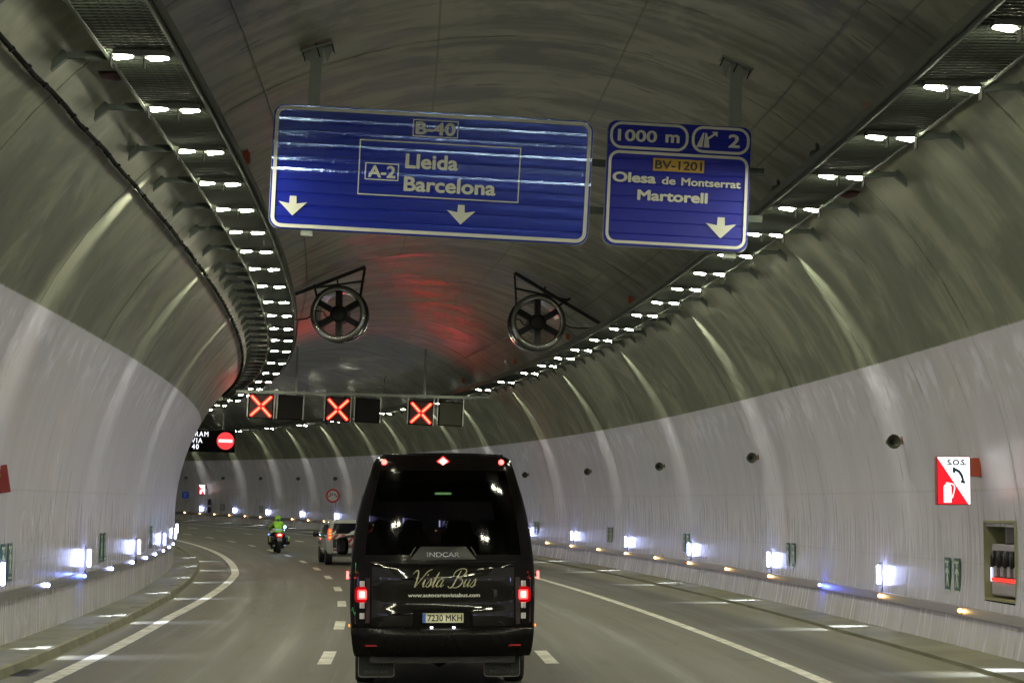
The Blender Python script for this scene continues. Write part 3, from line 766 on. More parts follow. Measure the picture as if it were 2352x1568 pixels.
for k in range(4):
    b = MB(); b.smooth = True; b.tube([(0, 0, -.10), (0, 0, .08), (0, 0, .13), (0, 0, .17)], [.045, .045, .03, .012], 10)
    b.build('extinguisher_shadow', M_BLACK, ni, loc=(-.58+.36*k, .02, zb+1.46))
    b = MB(); b.box(0, .035, 0, .13, .02, .16); b.build('white_tag', M_CAB, ni, loc=(-.50+.36*k, 0, zb+1.30))
b = MB(); b.box(.03, .035, zb+1.165, 1.5, .02, .05); b.build('red_light_strip', emis('niche_red', (1, .03, .02), 2.2), ni)
b = MB(); b.box(-.72, .03, zb+1.28, .03, .02, .3); b.build('white_light_strip', emis('niche_white', (.8, .8, 1), 1.6), ni)
b = MB(); b.bbox(.38, .22, zb+1.9, .75, .3, .3, .01); b.build('dark_box', M_BLACK, ni)
b = MB(); b.box(-.06, .20, zb+1.9, .12, .2, .30); b.build('grey_post', M_CAB, ni)

# lit SOS signs
M_SOSW = emis('lit_sign_white', (.96, 1.0, 1.0), 1.5); M_SOSR = emis('lit_sign_red', (.95, .018, .03), .95)
M_SOSK = emis('lit_sign_dark', (.02, .03, .04), 1.0)
def sos(s, w, h, label, k=1.0):
    o = thing('sos_sign', label, 'emergency sign', s, w, h, roll=math.radians(.2))
    W_, H_ = .53*k, .76*k
    b = MB(); b.bbox(0, .07, 0, W_+.03, .14, H_+.03, .012); b.build('case', mat('sos_case_red', (.30, .02, .02), .4), o)
    b = MB(); b.prism([(-W_/2, -H_/2), (W_/2-.03*k, -H_/2), (-W_/2, H_/2-.01*k)], -.006, 0); b.build('red_face', M_SOSR, o)
    b = MB(); b.prism([(W_/2-.03*k, -H_/2), (W_/2, -H_/2), (W_/2, H_/2), (-W_/2, H_/2), (-W_/2, H_/2-.01*k)], -.006, 0); b.build('white_face', M_SOSW, o)
    text('S.O.S.', .12*k, 'lettering', M_SOSK, o, (.05*k, -.010, .295*k), bold=.010, sx=1.1)
    # telephone handset, curved
    b = MB()
    arc = [(.00, .20), (.05, .195), (.105, .16), (.145, .10), (.165, .03), (.165, -.02)]
    inn = [(.125, -.02), (.125, .03), (.105, .08), (.075, .125), (.04, .15), (.0, .155)]
    b.prism([(x*k, z*k) for x, z in arc+inn], -.010, -.007)
    b.prism([(x*k, z*k) for x, z in [(-.015, .225), (.03, .205), (.02, .12), (-.02, .135)]], -.011, -.007)
    b.prism([(x*k, z*k) for x, z in [(.18, .0), (.185, -.05), (.115, -.035), (.11, .0)]], -.011, -.007)
    b.build('telephone_symbol', M_SOSK, o)
    b = MB()
    b.prism([(x*k, z*k) for x, z in [(-.17, -.355), (-.045, -.355), (-.045, -.10), (-.06, -.07), (-.085, -.055), (-.085, -.03), (-.13, -.03), (-.13, -.055), (-.155, -.07), (-.17, -.10)]], -.010, -.007)
    hose = [(-.10, -.045), (-.03, -.05), (.005, -.08), (.01, -.13), (-.03, -.28)]
    for p, q in zip(hose, hose[1:]):
        d = Vector((q[0]-p[0], q[1]-p[1])); n_ = Vector((-d.y, d.x)).normalized()*.008
        b.prism([((p[0]+n_.x)*k, (p[1]+n_.y)*k), ((q[0]+n_.x)*k, (q[1]+n_.y)*k), ((q[0]-n_.x)*k, (q[1]-n_.y)*k), ((p[0]-n_.x)*k, (p[1]-n_.y)*k)], -.010, -.007)
    b.build('extinguisher_symbol', M_SOSW, o)
    M_OB = mat('bracket_orange_red', (.36, .055, .02), .45)
    b = MB(); b.bbox(W_/2+.11*k, .08, .22*k, .18*k, .10, .30*k, .01); b.build('junction_case', M_OB, o)
    wv = vw(3.0)-w
    b = MB(); b.box((W_/2+.12+wv)/2, .08, .33*k, wv-W_/2-.02, .06, .07); b.box(wv-.02, .08, .30*k, .03, .12, .18); b.build('arm', M_OB, o)
    b = MB(); b.tube([(W_/2+.16, .08, .08*k), (W_/2+.22, .08, .05*k), (wv-.03, .08, .09*k)], .007, 6); b.build('cable_lead', M_DARK, o)
    return o
sos(33.0, 8.40, 2.81, 'large near lit red and white S.O.S. sign with telephone and extinguisher symbols')
sos(170.6, 8.45, 2.64, 'small distant lit red and white S.O.S. sign beyond the lane signals')
# distant small signs on the right wall
o = thing('blue_sign', 'small square blue sign far away on the outer wall by the bend', 'road sign', 175, 8.6, 2.16)
b = MB(); b.bbox(0, 0, 0, .56, .03, .56, .03); b.build('plate', mat('far_sign_blue', (.01, .08, .6), .3), o)
b = MB(); b.prism([(-.05, -.2), (.05, -.2), (.05, .08), (.2, .08), (.2, .14), (-.2, .14), (-.2, .08), (-.05, .08)], -.02, -.016); b.build('symbol', M_GALV, o)
b = MB(); b.box(.3, .02, 0, .25, .04, .05); b.build('arm', M_DARK, o)
o = thing('round_sign', 'round red-rimmed white sign on the outer wall above the white car', 'road sign', 137.6, 8.35, 2.44)
M_RIM = mat('sign_red_rim', (.5, .015, .02), .3); M_FACE = mat('sign_white_face', (.6, .6, .6), .3)
b = MB(); b.lathe([(.0015, .02), (.47, .02), (.47, -.01), (.35, -.012), (.35, -.004), (.0015, -.004)], 36); b.build('rim', M_RIM, o)
b = MB(); b.lathe([(.0015, -.014), (.352, -.014), (.352, -.006)], 36); b.build('face', M_FACE, o)
text('3,5 m', .21, 'lettering', M_BLACK, o, (0, -.02, .10), bold=.014)
b = MB(); b.prism([(-.30, -.1), (-.30, .02), (-.14, -.04)], -.02, -.016); b.prism([(.30, -.1), (.30, .02), (.14, -.04)], -.02, -.016); b.build('arrows', M_BLACK, o)
b = MB(); b.box(.5, .02, 0, .3, .04, .05); b.build('arm', M_DARK, o)
# far stacked black and white information plate
for k in range(2):
    m4 = Matrix.Translation(P(169.8, vw(1.5)-.03, 1.62-.62*k)) @ Matrix.Rotation(_th(169.8)-math.pi/2-.9, 4, 'Z')
    o = thing('wall_notice', f'{"upper" if k==0 else "lower"} small black and white notice far away on the outer wall', 'notice', 0, 0, 0, mat4=m4)
    b = MB(); b.bbox(0, 0, 0, .75, .02, .48, .03); b.build('plate', mat('notice_dark', (.03, .03, .05), .4), o)
    b = MB(); b.ringflat(rrect(.66, .40, .03), rrect(.56, .30, .02), -.018, -.012); b.prism(rrect(.18, .14, .02, 2, .12, 0), -.018, -.012); b.build('print', M_WHITE, o)
# red sign cut by the left edge of the frame: green emblem on red plate
m4 = frame_at(32.9, -6.97, 2.80)
o = thing('red_wall_sign', 'dark red plate with yellow-green emblem at the left edge on the left wall', 'sign', 0, 0, 0, mat4=m4)
b = MB(); b.bbox(-.20, .0, 0, .84, .03, .44, .01); b.build('plate', mat('dark_red_plate', (.20, .012, .012), .4), o); o.matrix_world = o.matrix_world @ Matrix.Rotation(-.16, 4, 'Y')
b = MB(); b.smooth = False
for a in range(5):
    t_ = a*2*math.pi/5+.3; b.prism(rrect(.10, .10, .049, 4, -.01+.06*math.cos(t_), .05+.06*math.sin(t_)), -.024-.0007*a, -.017)
b.prism(rrect(.04, .12, .015, 3, .02, -.11), -.024, -.017)
b.build('emblem', mat('emblem_green', (.30, .42, .06), .4), o)
b = MB(); b.box(-.45, .05, 0, .3, .06, .06); b.build('arm', M_DARK, o)

# ------------------------------------------------------------------ overhead signs (gravity level: the road is banked)
ROLL = math.radians(2.75); TILT = math.radians(6.6)
def sign_slats(parent, W_, H_, r, n, wavy, mslat=None):
    "stack of horizontal aluminium extrusions forming one rounded rectangle"
    ph = H_/n
    for k in range(n):
        z0 = -H_/2+k*ph; z1 = z0+ph-.003; vs = []; nx = 24; tilt = random.uniform(-1, 1)*wavy*.003
        rowz = [z0, z0+.006, z0+ph*.25, z0+ph*.5, z0+ph*.75, z1-.006, z1]
        offs = [.003, 0, -.0022*wavy, -.003*wavy, -.0022*wavy, 0, .003]
        def hw(z):
            d = H_/2-abs(z)
            return W_/2 if d >= r else W_/2-r+math.sqrt(max(0, r*r-(r-d)**2))
        for z, of in zip(rowz, offs):
            for i in range(nx+1):
                x = (2*i/nx-1)*hw(z); vs.append((x, of+tilt*((z-z0)/ph*2-1)+.0004*wavy*math.sin(x*2.3+k), z))
        m = len(rowz); fs = [(j*(nx+1)+i, j*(nx+1)+i+1, (j+1)*(nx+1)+i+1, (j+1)*(nx+1)+i) for j in range(m-1) for i in range(nx)]
        o0 = len(vs)
        vs += [(-hw(z0), .045, z0), (hw(z0), .045, z0), (hw(z1), .045, z1), (-hw(z1), .045, z1)]
        tl = (m-1)*(nx+1)
        fs += [(o0, o0+1, nx, 0), (o0+3, tl, tl+nx, o0+2), (o0, 0, tl, o0+3), (o0+1, o0+2, tl+nx, nx), (o0, o0+3, o0+2, o0+1)]
        b = MB(); b.add(vs, fs); b.build('slat', mslat or M_BLUE, parent)
    b = MB(); b.prism(rrect(W_+.02, H_+.02, r, 5), .046, .07); b.build('backing', M_GALV, parent)
def frame_ring(b, cx, cz, W_, H_, r, t, y=-.016):
    b.ringflat(rrect(W_, H_, r, 7, cx, cz), rrect(W_-2*t, H_-2*t, max(.005, r-t), 7, cx, cz), y-.002, y)
def down_arrow(b, cx, cz, k=1.0, y=-.018):
    pts = [(-.052, .155), (.052, .155), (.058, .035), (.225, .065), (.0, -.155), (-.225, .065), (-.058, .035)]
    b.prism([(cx+x*k, cz+z*k) for x, z in pts], y-.002, y)

m4 = frame_at(29.5, -.13, 7.185, roll=ROLL) @ Matrix.Rotation(TILT, 4, 'X')
sg = thing('direction_sign', 'large blue overhead sign reading B-40, A-2 Lleida, Barcelona with two down arrows', 'direction sign', 0, 0, 0, mat4=m4)
SW, SH = 4.63, 1.80
sign_slats(sg, SW, SH, .17, 10, .42)
b = MB(); frame_ring(b, 0, 0, SW-.05, SH-.05, .15, .052); b.build('border', M_SWHITE, sg)
b = MB(); frame_ring(b, -.045+.07, .66, .66, .25, .01, .016); b.build('number_frame', M_SWHITE, sg)
text('B-40', .245, 'lettering', M_SWHITE, sg, (.025, -.020, .66), bold=.014, width=.56)
b = MB(); frame_ring(b, .13-.02, .055, 2.34, .80, .01, .017); b.build('destination_frame', M_SWHITE, sg)
b = MB(); frame_ring(b, -.72, .0, .49, .25, .01, .016); b.build('road_frame', M_SWHITE, sg)
text('A-2', .235, 'lettering', M_SWHITE, sg, (-.72, -.020, .0), bold=.014, width=.38)
text('Lleida', .285, 'lettering', M_SWHITE, sg, (-.40, -.020, .175), bold=.016, align='LEFT').data.transform(Matrix.Diagonal((1.16, 1, 1, 1)))
text('Barcelona', .285, 'lettering', M_SWHITE, sg, (-.41, -.020, -.155), bold=.016, align='LEFT').data.transform(Matrix.Diagonal((1.18, 1, 1, 1)))
for cx in (-1.98, .455):
    b = MB(); down_arrow(b, cx, -.56, .92); b.build('down_arrow', M_SWHITE, sg)
sg.matrix_world = m4
m4 = frame_at(29.5, 3.455, 7.045, roll=ROLL) @ Matrix.Rotation(math.radians(.3), 4, 'X')
s2 = thing('exit_sign_panel', 'smaller blue overhead exit sign reading 1000 m, 2, BV-1201, Olesa de Montserrat, Martorell', 'direction sign', 0, 0, 0, mat4=m4)
W2, H2 = 2.10, 1.83
sign_slats(s2, W2, H2, .13, 10, .12, mat('sign_blue_matt', (.008, .016, .36), .34, vscale=1.2, var=.08, spec=.3))
b = MB(); frame_ring(b, -.445, .700, 1.15, .395, .17, .040); b.build('distance_frame', M_SWHITE, s2)
b = MB(); frame_ring(b, .603, .700, .85, .395, .17, .040); b.build('exit_frame', M_SWHITE, s2)
b = MB(); frame_ring(b, 0, -.205, W2-.05, 1.36, .15, .042); b.build('border', M_SWHITE, s2)
text('1000', .235, 'lettering', M_SWHITE, s2, (-.62, -.020, .70), bold=.011, width=.56)
text('m', .235, 'lettering', M_SWHITE, s2, (-.105, -.020, .685), bold=.014, width=.19)
text('2', .265, 'lettering', M_SWHITE, s2, (.80, -.020, .70), bold=.014, width=.15)
b = MB()
b.prism([(.245, .585), (.335, .585), (.36, .80), (.34, .80)], -.020, -.018)
b.prism([(.355, .585), (.44, .585), (.425, .70), (.52, .775), (.55, .745), (.555, .825), (.465, .82), (.495, .795), (.415, .735), (.395, .80), (.372, .80)], -.020, -.018)
b.build('exit_symbol', M_SWHITE, s2)
b = MB(); b.prism(rrect(.75, .185, .008, 2, 0.0, .295), -.020, -.018); b.build('yellow_field', mat('road_number_yellow', (.50, .30, .03), .35), s2)
text('BV-1201', .175, 'lettering', M_BLACK, s2, (0, -.024, .295), bold=.008, width=.68)
text('Olesa', .195, 'lettering', M_SWHITE, s2, (-.64, -.020, .085), bold=.014, width=.615)
text('de', .155, 'lettering', M_SWHITE, s2, (-.135, -.020, .065), bold=.008, width=.19)
text('Montserrat', .155, 'lettering', M_SWHITE, s2, (.485, -.020, .062), bold=.008, width=.86)
text('Martorell', .205, 'lettering', M_SWHITE, s2, (-.07, -.020, -.165), bold=.014, width=1.01)
b = MB(); down_arrow(b, .655, -.585, 1.0); b.build('down_arrow', M_SWHITE, s2)
# support frame: two square posts from the vault, cross beams behind the panels
fr = thing('sign_gantry', 'galvanised support frame hung from the vault by two posts behind the two blue signs', 'sign frame', 29.5, 1.2, 7.1, roll=ROLL)
inv = fr.matrix_world.inverted()
for w_, dx in ((-1.86, .02), (4.33, 0)):
    top = vh(w_); p = inv @ P(29.5, w_, 8); tz = (inv @ P(29.5, w_, top)).z
    x = p.x
    b = MB(); b.box(x, .22, (tz-1.0)/2-.0, .165, .165, tz+1.0-.10); b.build('post', M_GALV, fr)
    sl = -(w_-WC)/RR  # slope of the vault here
    R = Matrix.Translation((x, .22, tz-.03)) @ Matrix.Rotation(math.asin(max(-1, min(1, (w_-WC)/RR)))*.9, 4, 'Y')
    b = MB(); b.box(0, 0, -.01, .50, .34, .025, R); b.build('top_plate', M_GALV, fr)
    for g_ in (-1, 1):
        b = MB(); b.prism([(g_*.08, -.02), (g_*.24, -.02), (g_*.22, -.08), (g_*.08, -.24)], -.008, .008, R); b.build('gusset', M_GALV, fr)
    for g_ in (-1, 0, 1):
        b = MB(); b.tube([R @ Vector((g_*.22, -.14, .04)), R @ Vector((g_*.22, -.14, -.17))], .011, 6); b.build('anchor_bolt', M_DARK, fr)
for z in (.35, -.35):
    b = MB(); b.box((-.13+3.4)/2-1.2, .15, z, 6.2, .07, .10); b.build('cross_beam', M_DGALV, fr)

# ------------------------------------------------------------------ jet fans
M_FAN = mat('fan_casing_steel', (.42, .42, .40), .15, .9, vscale=2, var=.15); M_FAND = mat('fan_dark', (.022, .022, .020), .5, .3)
def fan(s, w, h, side, yaw, length, label):
    o = thing('jet_fan', label, 'tunnel fan', s, w, h, yaw=yaw)
    r = .80; L_ = length
    b = MB(); b.smooth = True
    b.lathe([(.66, -.02), (.70, -.05), (.76, -.05), (.805, .0), (.80, .06), (.80, L_-.02), (.74, L_+.03), (.66, L_), (.655, L_-.1), (.655, .08)], 48, close=True); b.build('casing', M_FAN, o)
    for yy in (.10, L_*.55):
        b = MB(); b.smooth = True; b.lathe([(.80, yy), (.835, yy), (.835, yy+.03), (.80, yy+.03)], 48, close=True); b.build('flange', M_FAND, o)
    b = MB(); b.smooth = True; b.lathe([(.0015, -.02), (.16, -.02), (.23, .02), (.255, .08), (.255, .8*L_), (.0015, .8*L_)], 28); b.build('hub', M_FAND, o)
    b = MB(); b.box(0, 0, .45, .175, .26, .44); vme = b.mesh('vane', M_FAND)
    for k in range(6):
        q = mk('vane', vme, o); q.matrix_local = Matrix.Translation((0, .22, 0)) @ Matrix.Rotation(math.radians(60*k), 4, 'Y')
    b = MB(); b.tube([(-.64, .5, .12), (-.5, .4, .10), (-.4, .3, -.06), (-.25, .2, -.10)], .018, 6)
    b.tube([(-.64, .5, -.15), (-.5, .4, -.2), (-.3, .3, -.12)], .014, 6); b.build('power_lead', M_BLACK, o)
    # suspension: beam along the vault, two legs, tie bar
    inv = o.matrix_world.inverted()
    wi, wo = (w+.78, w-.70) if side < 0 else (w-.70, w+.95)
    A = inv @ P(s, wi, vh(wi)-.07); B = inv @ P(s, wo, vh(wo)-.07)
    if side < 0: E_ = inv @ P(s, wo-.55, vh(wo-.55)-.07)
    else: E_ = inv @ P(s, wo+1.35, vh(wo+1.35)-.07)
    def bar(nm, p, q, t):
        d = (q-p); M = Matrix.Translation((p+q)/2) @ d.to_track_quat('X', 'Z').to_matrix().to_4x4()
        b = MB(); b.box(0, 0, 0, d.length, t, t, M); b.build(nm, M_DARK, o)
    bar('roof_beam', A, E_, .10)
    sA = Vector((.62, .25, .52)) if side < 0 else Vector((-.62, .25, .52)); sB = Vector((-.66, .25, .52)) if side < 0 else Vector((.66, .25, .52))
    bar('hanger_leg', A, sA, .055); bar('hanger_leg', B, sB, .055)
    mA = A.lerp(sA, .48); mB = B.lerp(sB, .25); bar('tie_bar', mA, mB, .06)
    top = Vector((0, .25, .80)); q = A.lerp(B, .55); bar('centre_stay', q, Vector((q.x, .25, .82)), .045)
    b = MB(); b.smooth = True
    e = inv @ P(s+1.0, w+side*(1.5 if side < 0 else 1.95), h-.08); b.tube([(side*.8, .5, .02), (side*1.0, .5, -.10), (side*1.25, .6, -.12), e], .024, 6); b.build('supply_cable', M_BLACK, o)
    return o
fan(60, -1.75, 7.95, -1, -.17, 1.0, 'left jet fan with six dark vanes hung under the vault behind the large blue sign')
fan(60, 4.14, 7.76, 1, -.0, 1.25, 'right jet fan with six dark vanes hung under the vault behind the signs')

# ------------------------------------------------------------------ lane signals
M_XH = emis('lane_cross_glow', (1.0, .012, .012), 2.6); M_XC = emis('lane_cross_core', (1.0, .024, .011), 26.0)  # wider red bars imitate the glow round the lit cross bars
M_LEDOFF = mat('led_panel_off', (.006, .0055, .005), .8, var=.3, vscale=200)
M_LEDRED = mat('led_panel_red_lit', (.05, .004, .003), .5)  # red spill of the lit cross put into the panel colour
def signal(w, h, lit, label, yellowish=False, s=90):
    o = thing('lane_signal', label, 'lane signal', s, w, h, 'lane control signals on the gantry', roll=ROLL)
    a = 1.06
    b = MB(); b.bbox(0, .10, 0, a, .2, a, .02); b.build('case', mat('matt_black_board', (.004, .004, .005), .85, spec=.1), o)
    b = MB(); b.box(0, -.005, 0, a-.08, .006, a-.08); b.build('led_panel', M_LEDRED if lit else (mat('led_panel_olive', (.04, .038, .012), .5) if yellowish else M_LEDOFF), o)
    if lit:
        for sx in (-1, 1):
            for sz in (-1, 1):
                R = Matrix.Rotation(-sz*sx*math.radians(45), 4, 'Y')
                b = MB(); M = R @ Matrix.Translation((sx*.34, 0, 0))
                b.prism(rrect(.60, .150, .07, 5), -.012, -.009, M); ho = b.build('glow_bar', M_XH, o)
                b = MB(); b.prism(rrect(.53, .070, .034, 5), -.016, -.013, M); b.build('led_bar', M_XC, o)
    for sx in (-1, 1):
        b = MB(); b.box(sx*(a/2+.045), .08, .15, .035, .05, a+.25); b.build('side_frame', M_STEEL, o)
        b = MB(); b.box(sx*.28, .10, .62, .04, .05, .24); b.build('hanger', M_DGALV, o)
    return o
for k, (w, h, lit, lb) in enumerate([(-3.28, 6.51, 1, 'lit red cross lane signal over the left lane'), (-2.01, 6.46, 0, 'dark unlit lane signal panel right of the left red cross'),
        (.06, 6.39, 1, 'lit red cross lane signal over the middle lane'), (1.37, 6.36, 0, 'dark unlit lane signal panel right of the middle red cross'),
        (3.72, 6.27, 1, 'lit red cross lane signal over the right lane'), (5.04, 6.24, 0, 'dark olive unlit lane signal panel right of the right red cross')]):
    signal(w, h, lit, lb, k == 5)
g = thing('signal_gantry', 'long horizontal grey gantry beam carrying the lane signals below the vault', 'gantry', 90, .95, 7.06, roll=ROLL*.35)
b = MB(); b.box(0, .12, 0, 10.6, .16, .12); b.build('beam', M_GALV, g)
inv = g.matrix_world.inverted()
for w_ in (-1.75, 3.9):
    z = (inv @ P(90, w_, vh(w_))).z; b = MB(); b.box(w_-.95, .12, z/2, .09, .09, z); b.build('post', M_GALV, g)
for w_ in (-2.95, 2.1):
    b = MB(); b.tube([(w_-.95, .12, .05), (w_-.95, .12, .75), (w_-.85, .12, .85)], .02, 6); b.build('conduit', M_DARK, g)
b = MB(); b.box(5.35, .12, .03, .9, .22, .07); b.build('end_box', M_GALV, g)

# variable message sign
o = thing('message_sign', 'black message sign reading GRAM, VIA, 40 beside a lit red no-entry disc', 'message sign', 118, -3.65, 5.64, roll=ROLL*.5)
b = MB(); b.bbox(0, .12, 0, 3.75, .24, 1.26, .02); b.build('case', mat('matt_black_board', (.004, .004, .005), .85, spec=.1), o)
M_TXT = emis('message_white', (.9, .92, 1), 1.6)
for t_, x, z in (('GRAM', -.46, .37), ('VIA', -.57, -.0), ('40', -.65, -.35)):
    text(t_, .40, 'lettering', M_TXT, o, (x+.29, -.006, z), align='RIGHT' if 0 else 'CENTER', sx=.85, spacing=1.25)
b = MB(); b.prism([(1.33+.49*math.cos(a*math.pi/24), .02+.49*math.sin(a*math.pi/24)) for a in range(48)], -.010, -.004); b.build('red_disc', emis('message_red', (1.0, .055, .06), 1.05), o)
b = MB(); b.box(1.33, -.013, .02, .78, .005, .17); b.build('white_bar', emis('message_bar', (1, .8, .82), 1.3), o)
for x in (-1.2, 1.2):
    z = vh(-3.65+x)-5.64; b = MB(); b.box(x, .15, z/2+.3, .09, .09, z-.6); b.build('post', M_DGALV, o)
# pale junction on the left vault by the cable end
o = thing('cable_splice', 'pale splice enclosure on the vault where the black cable ends', 'cable box', 95, vw(7.0, -1)+.15, 7.0)
b = MB(); b.smooth = True; b.tube([(-.1, -.4, 0), (-.05, -.2, .03), (.05, .2, .05), (.1, .4, .05)], [.05, .12, .11, .04], 10); b.build('body', mat('pale_plastic', (.45, .45, .40), .5), o)

# ------------------------------------------------------------------ black minibus
M_VAN = mat('black_car_paint', (.004, .0030, .0032), .08, coat=0.0, var=.05, spec=.19)
M_VGL = bpy.data.materials.new('tinted_glass'); M_VGL.use_nodes = True
N, L = nt(M_VGL); N.remove(N['Principled BSDF'])
tr = N.new('ShaderNodeBsdfTransparent'); tr.inputs[0].default_value = (.11, .10, .105, 1)
gl = N.new('ShaderNodeBsdfGlossy'); gl.inputs['Roughness'].default_value = .03; gl.inputs[0].default_value = (.9, .9, .9, 1)
fr_ = N.new('ShaderNodeFresnel'); fr_.inputs[0].default_value = 1.22; mx_ = N.new('ShaderNodeMixShader')
L.new(fr_.outputs[0], mx_.inputs[0]); L.new(tr.outputs[0], mx_.inputs[1]); L.new(gl.outputs[0], mx_.inputs[2]); L.new(mx_.outputs[0], N['Material Output'].inputs[0])
M_CHROME = mat('chrome', (.6, .6, .6), .12, 1.0, var=.05)
M_REDL = emis('tail_lamp_red', (1.0, .02, .02), 9); M_REDH = emis('tail_lamp_core', (1.0, .10, .07), 12)
M_REDOFF = mat('red_reflector', (.35, .01, .01), .2)
M_CLEAR = mat('clear_lamp_white', (.75, .72, .78), .15)
M_LETTER = mat('pale_lettering', (.42, .41, .26), .35); M_LETW = mat('white_lettering', (.80, .79, .74), .35)

van = thing('minibus', 'black minibus ahead in the middle lane with lit red tail lights, seen from behind', 'minibus', 27.0, .025, 0, yaw=.022)
HWR = [(.44, 1.150), (.50, 1.165), (.66, 1.188), (.88, 1.203), (1.15, 1.212), (1.40, 1.214), (1.68, 1.197), (1.76, 1.190), (2.00, 1.160), (2.28, 1.113), (2.50, 1.060), (2.71, .995), (2.86, .952), (2.96, .918), (3.02, .885), (3.055, .83), (3.068, .74)]
def hwv(z): return float(np.interp(z, [a for a, _ in HWR], [b_ for _, b_ in HWR]))
def ry(x, z):
    t = min(1, abs(x)/hwv(z)); y = .05*t*t+.13*t**8
    y += .0 if z < 1.72 else .16*(z-1.72)/1.3
    if z > 2.85: y += 1.1*(z-2.85)**2*1.6
    if z < .62: y += .4*(.62-z)
    return y
TS = [-1, -.97, -.93, -.86, -.6, -.3, 0, .3, .6, .86, .93, .97, 1]
def rear_grid(rows, ts, off, fun=ry, skip=None):
    vs = []; fs = []; n = len(ts)
    for z in rows:
        for t in ts:
            x = t*hwv(z); vs.append((x, fun(x, z)+off, z))
    for r in range(len(rows)-1):
        for k in range(n-1):
            if skip and skip((rows[r]+rows[r+1])/2, (ts[k]+ts[k+1])/2): continue
            fs.append((r*n+k, r*n+k+1, (r+1)*n+k+1, (r+1)*n+k))
    return vs, fs
rows = [a for a, _ in HWR]
LEN = 7.3
def fy(x, z):
    t = min(1, abs(x)/hwv(z)); y = .10*t*t+.30*t**6
    return LEN-(y+max(0, z-1.25)*.42+(.25*(3.07-z) if z > 2.95 else 0)+max(0, .9-z)*.1)
b = MB(); b.smooth = True
win = lambda z, t: 1.76 < z < 2.86 and abs(t) < .86
vs, fs = rear_grid(rows, TS, 0, ry, win); b.add(vs, fs)
wsh = lambda z, t: 1.40 < z < 2.71 and abs(t) < .93
vs, fs = rear_grid(rows, TS, 0, fy, wsh); b.add(vs, fs)
# side and roof shell: same outline as the rear grid border
out = [(-hwv(z), z) for z in rows]+[(t*hwv(rows[-1]), rows[-1]) for t in TS[1:-1]]+[(hwv(z), z) for z in reversed(rows)]
ys = [0, .25, .6, 1.01, 1.02, 3.2, 5.2, 1]
vs = []; n = len(out)
for j in range(8):
    for x, z in out:
        y0, y1 = ry(x, z), fy(x, z)
        f_ = [0, .04, .10, .25, .5, .75, .93, 1][j]; y = y0+(y1-y0)*f_
        k = [1, 1.006, 1.008, 1.01, 1.01, 1.01, 1.005, 1][j]
        vs.append((x*k, y, z+(.006*[0, 1, 2, 2, 2, 2, 1, 0][j] if z > 3.04 else 0)))
fs = [(j*n+i, j*n+i+1, (j+1)*n+i+1, (j+1)*n+i) for j in range(7) for i in range(n-1)]
b.add(vs, fs)
me = b.mesh('body', M_VAN)
bm = bmesh.new(); bm.from_mesh(me); bmesh.ops.remove_doubles(bm, verts=bm.verts, dist=.0005); bmesh.ops.recalc_face_normals(bm, faces=bm.faces); bm.to_mesh(me); bm.free()
mk('body', me, van)
b = MB(); b.box(0, 3.6, .50, 2.2, 6.6, .06); b.box(0, 3.3, 1.0, 2.3, 5.8, .04); b.box(0, 6.3, 1.25, 2.0, .5, .35); b.build('floor', M_BLACK, van)
# panes
wr = [z for z in rows if 1.75 <= z <= 2.87]
b = MB(); b.smooth = True; b.add(*rear_grid(wr, [t*.86 for t in (-1, -.5, 0, .5, 1)], .004)); b.build('rear_window', M_VGL, van)
fr2 = [z for z in rows if 1.39 <= z <= 2.72]
b = MB(); b.smooth = True; b.add(*rear_grid(fr2, [t*.93 for t in (-1, -.5, 0, .5, 1)], -.004, fy)); b.build('windscreen', mat('windscreen_glass', (.5, .5, .5), .02) and M_VGL, van)
for sx in (-1, 1):
    for k in range(3):
        b = MB(); y0 = .75+1.75*k; vs = []
        for yy in (y0, y0+1.6):
            for z in (1.70, 2.0, 2.28, 2.55): vs.append((sx*(hwv(z)*1.011+.004), yy, z))
        b.add(vs, [(i, i+1, i+5, i+4) for i in range(3)]); b.build('side_window', mat('dark_side_glass', (.01, .01, .012), .05), van)
# interior: four rows of seat backs
for r_ in range(4):
    for k in range(4):
        x = (-.80, -.36, .30, .74)[k]
        b = MB(); b.smooth = True; yb = .95+1.0*r_
        b.prism([(x-.21, 1.1), (x+.21, 1.1), (x+.225, 1.7), (x+.20, 1.98), (x+.12, 2.06), (x+.11, 2.17), (x+.06, 2.20), (x-.06, 2.20), (x-.11, 2.17), (x-.12, 2.06), (x-.20, 1.98), (x-.225, 1.7)], yb, yb+.10)
        b.build('seat', mat('seat_dark_fabric', (.012, .012, .012), .9), van)
b = MB(); b.box(0, .9, 2.80, 1.5, .6, .12); b.box(0, 2.5, 2.62, 1.7, .1, .30); b.build('luggage_rack', M_BLACK, van)
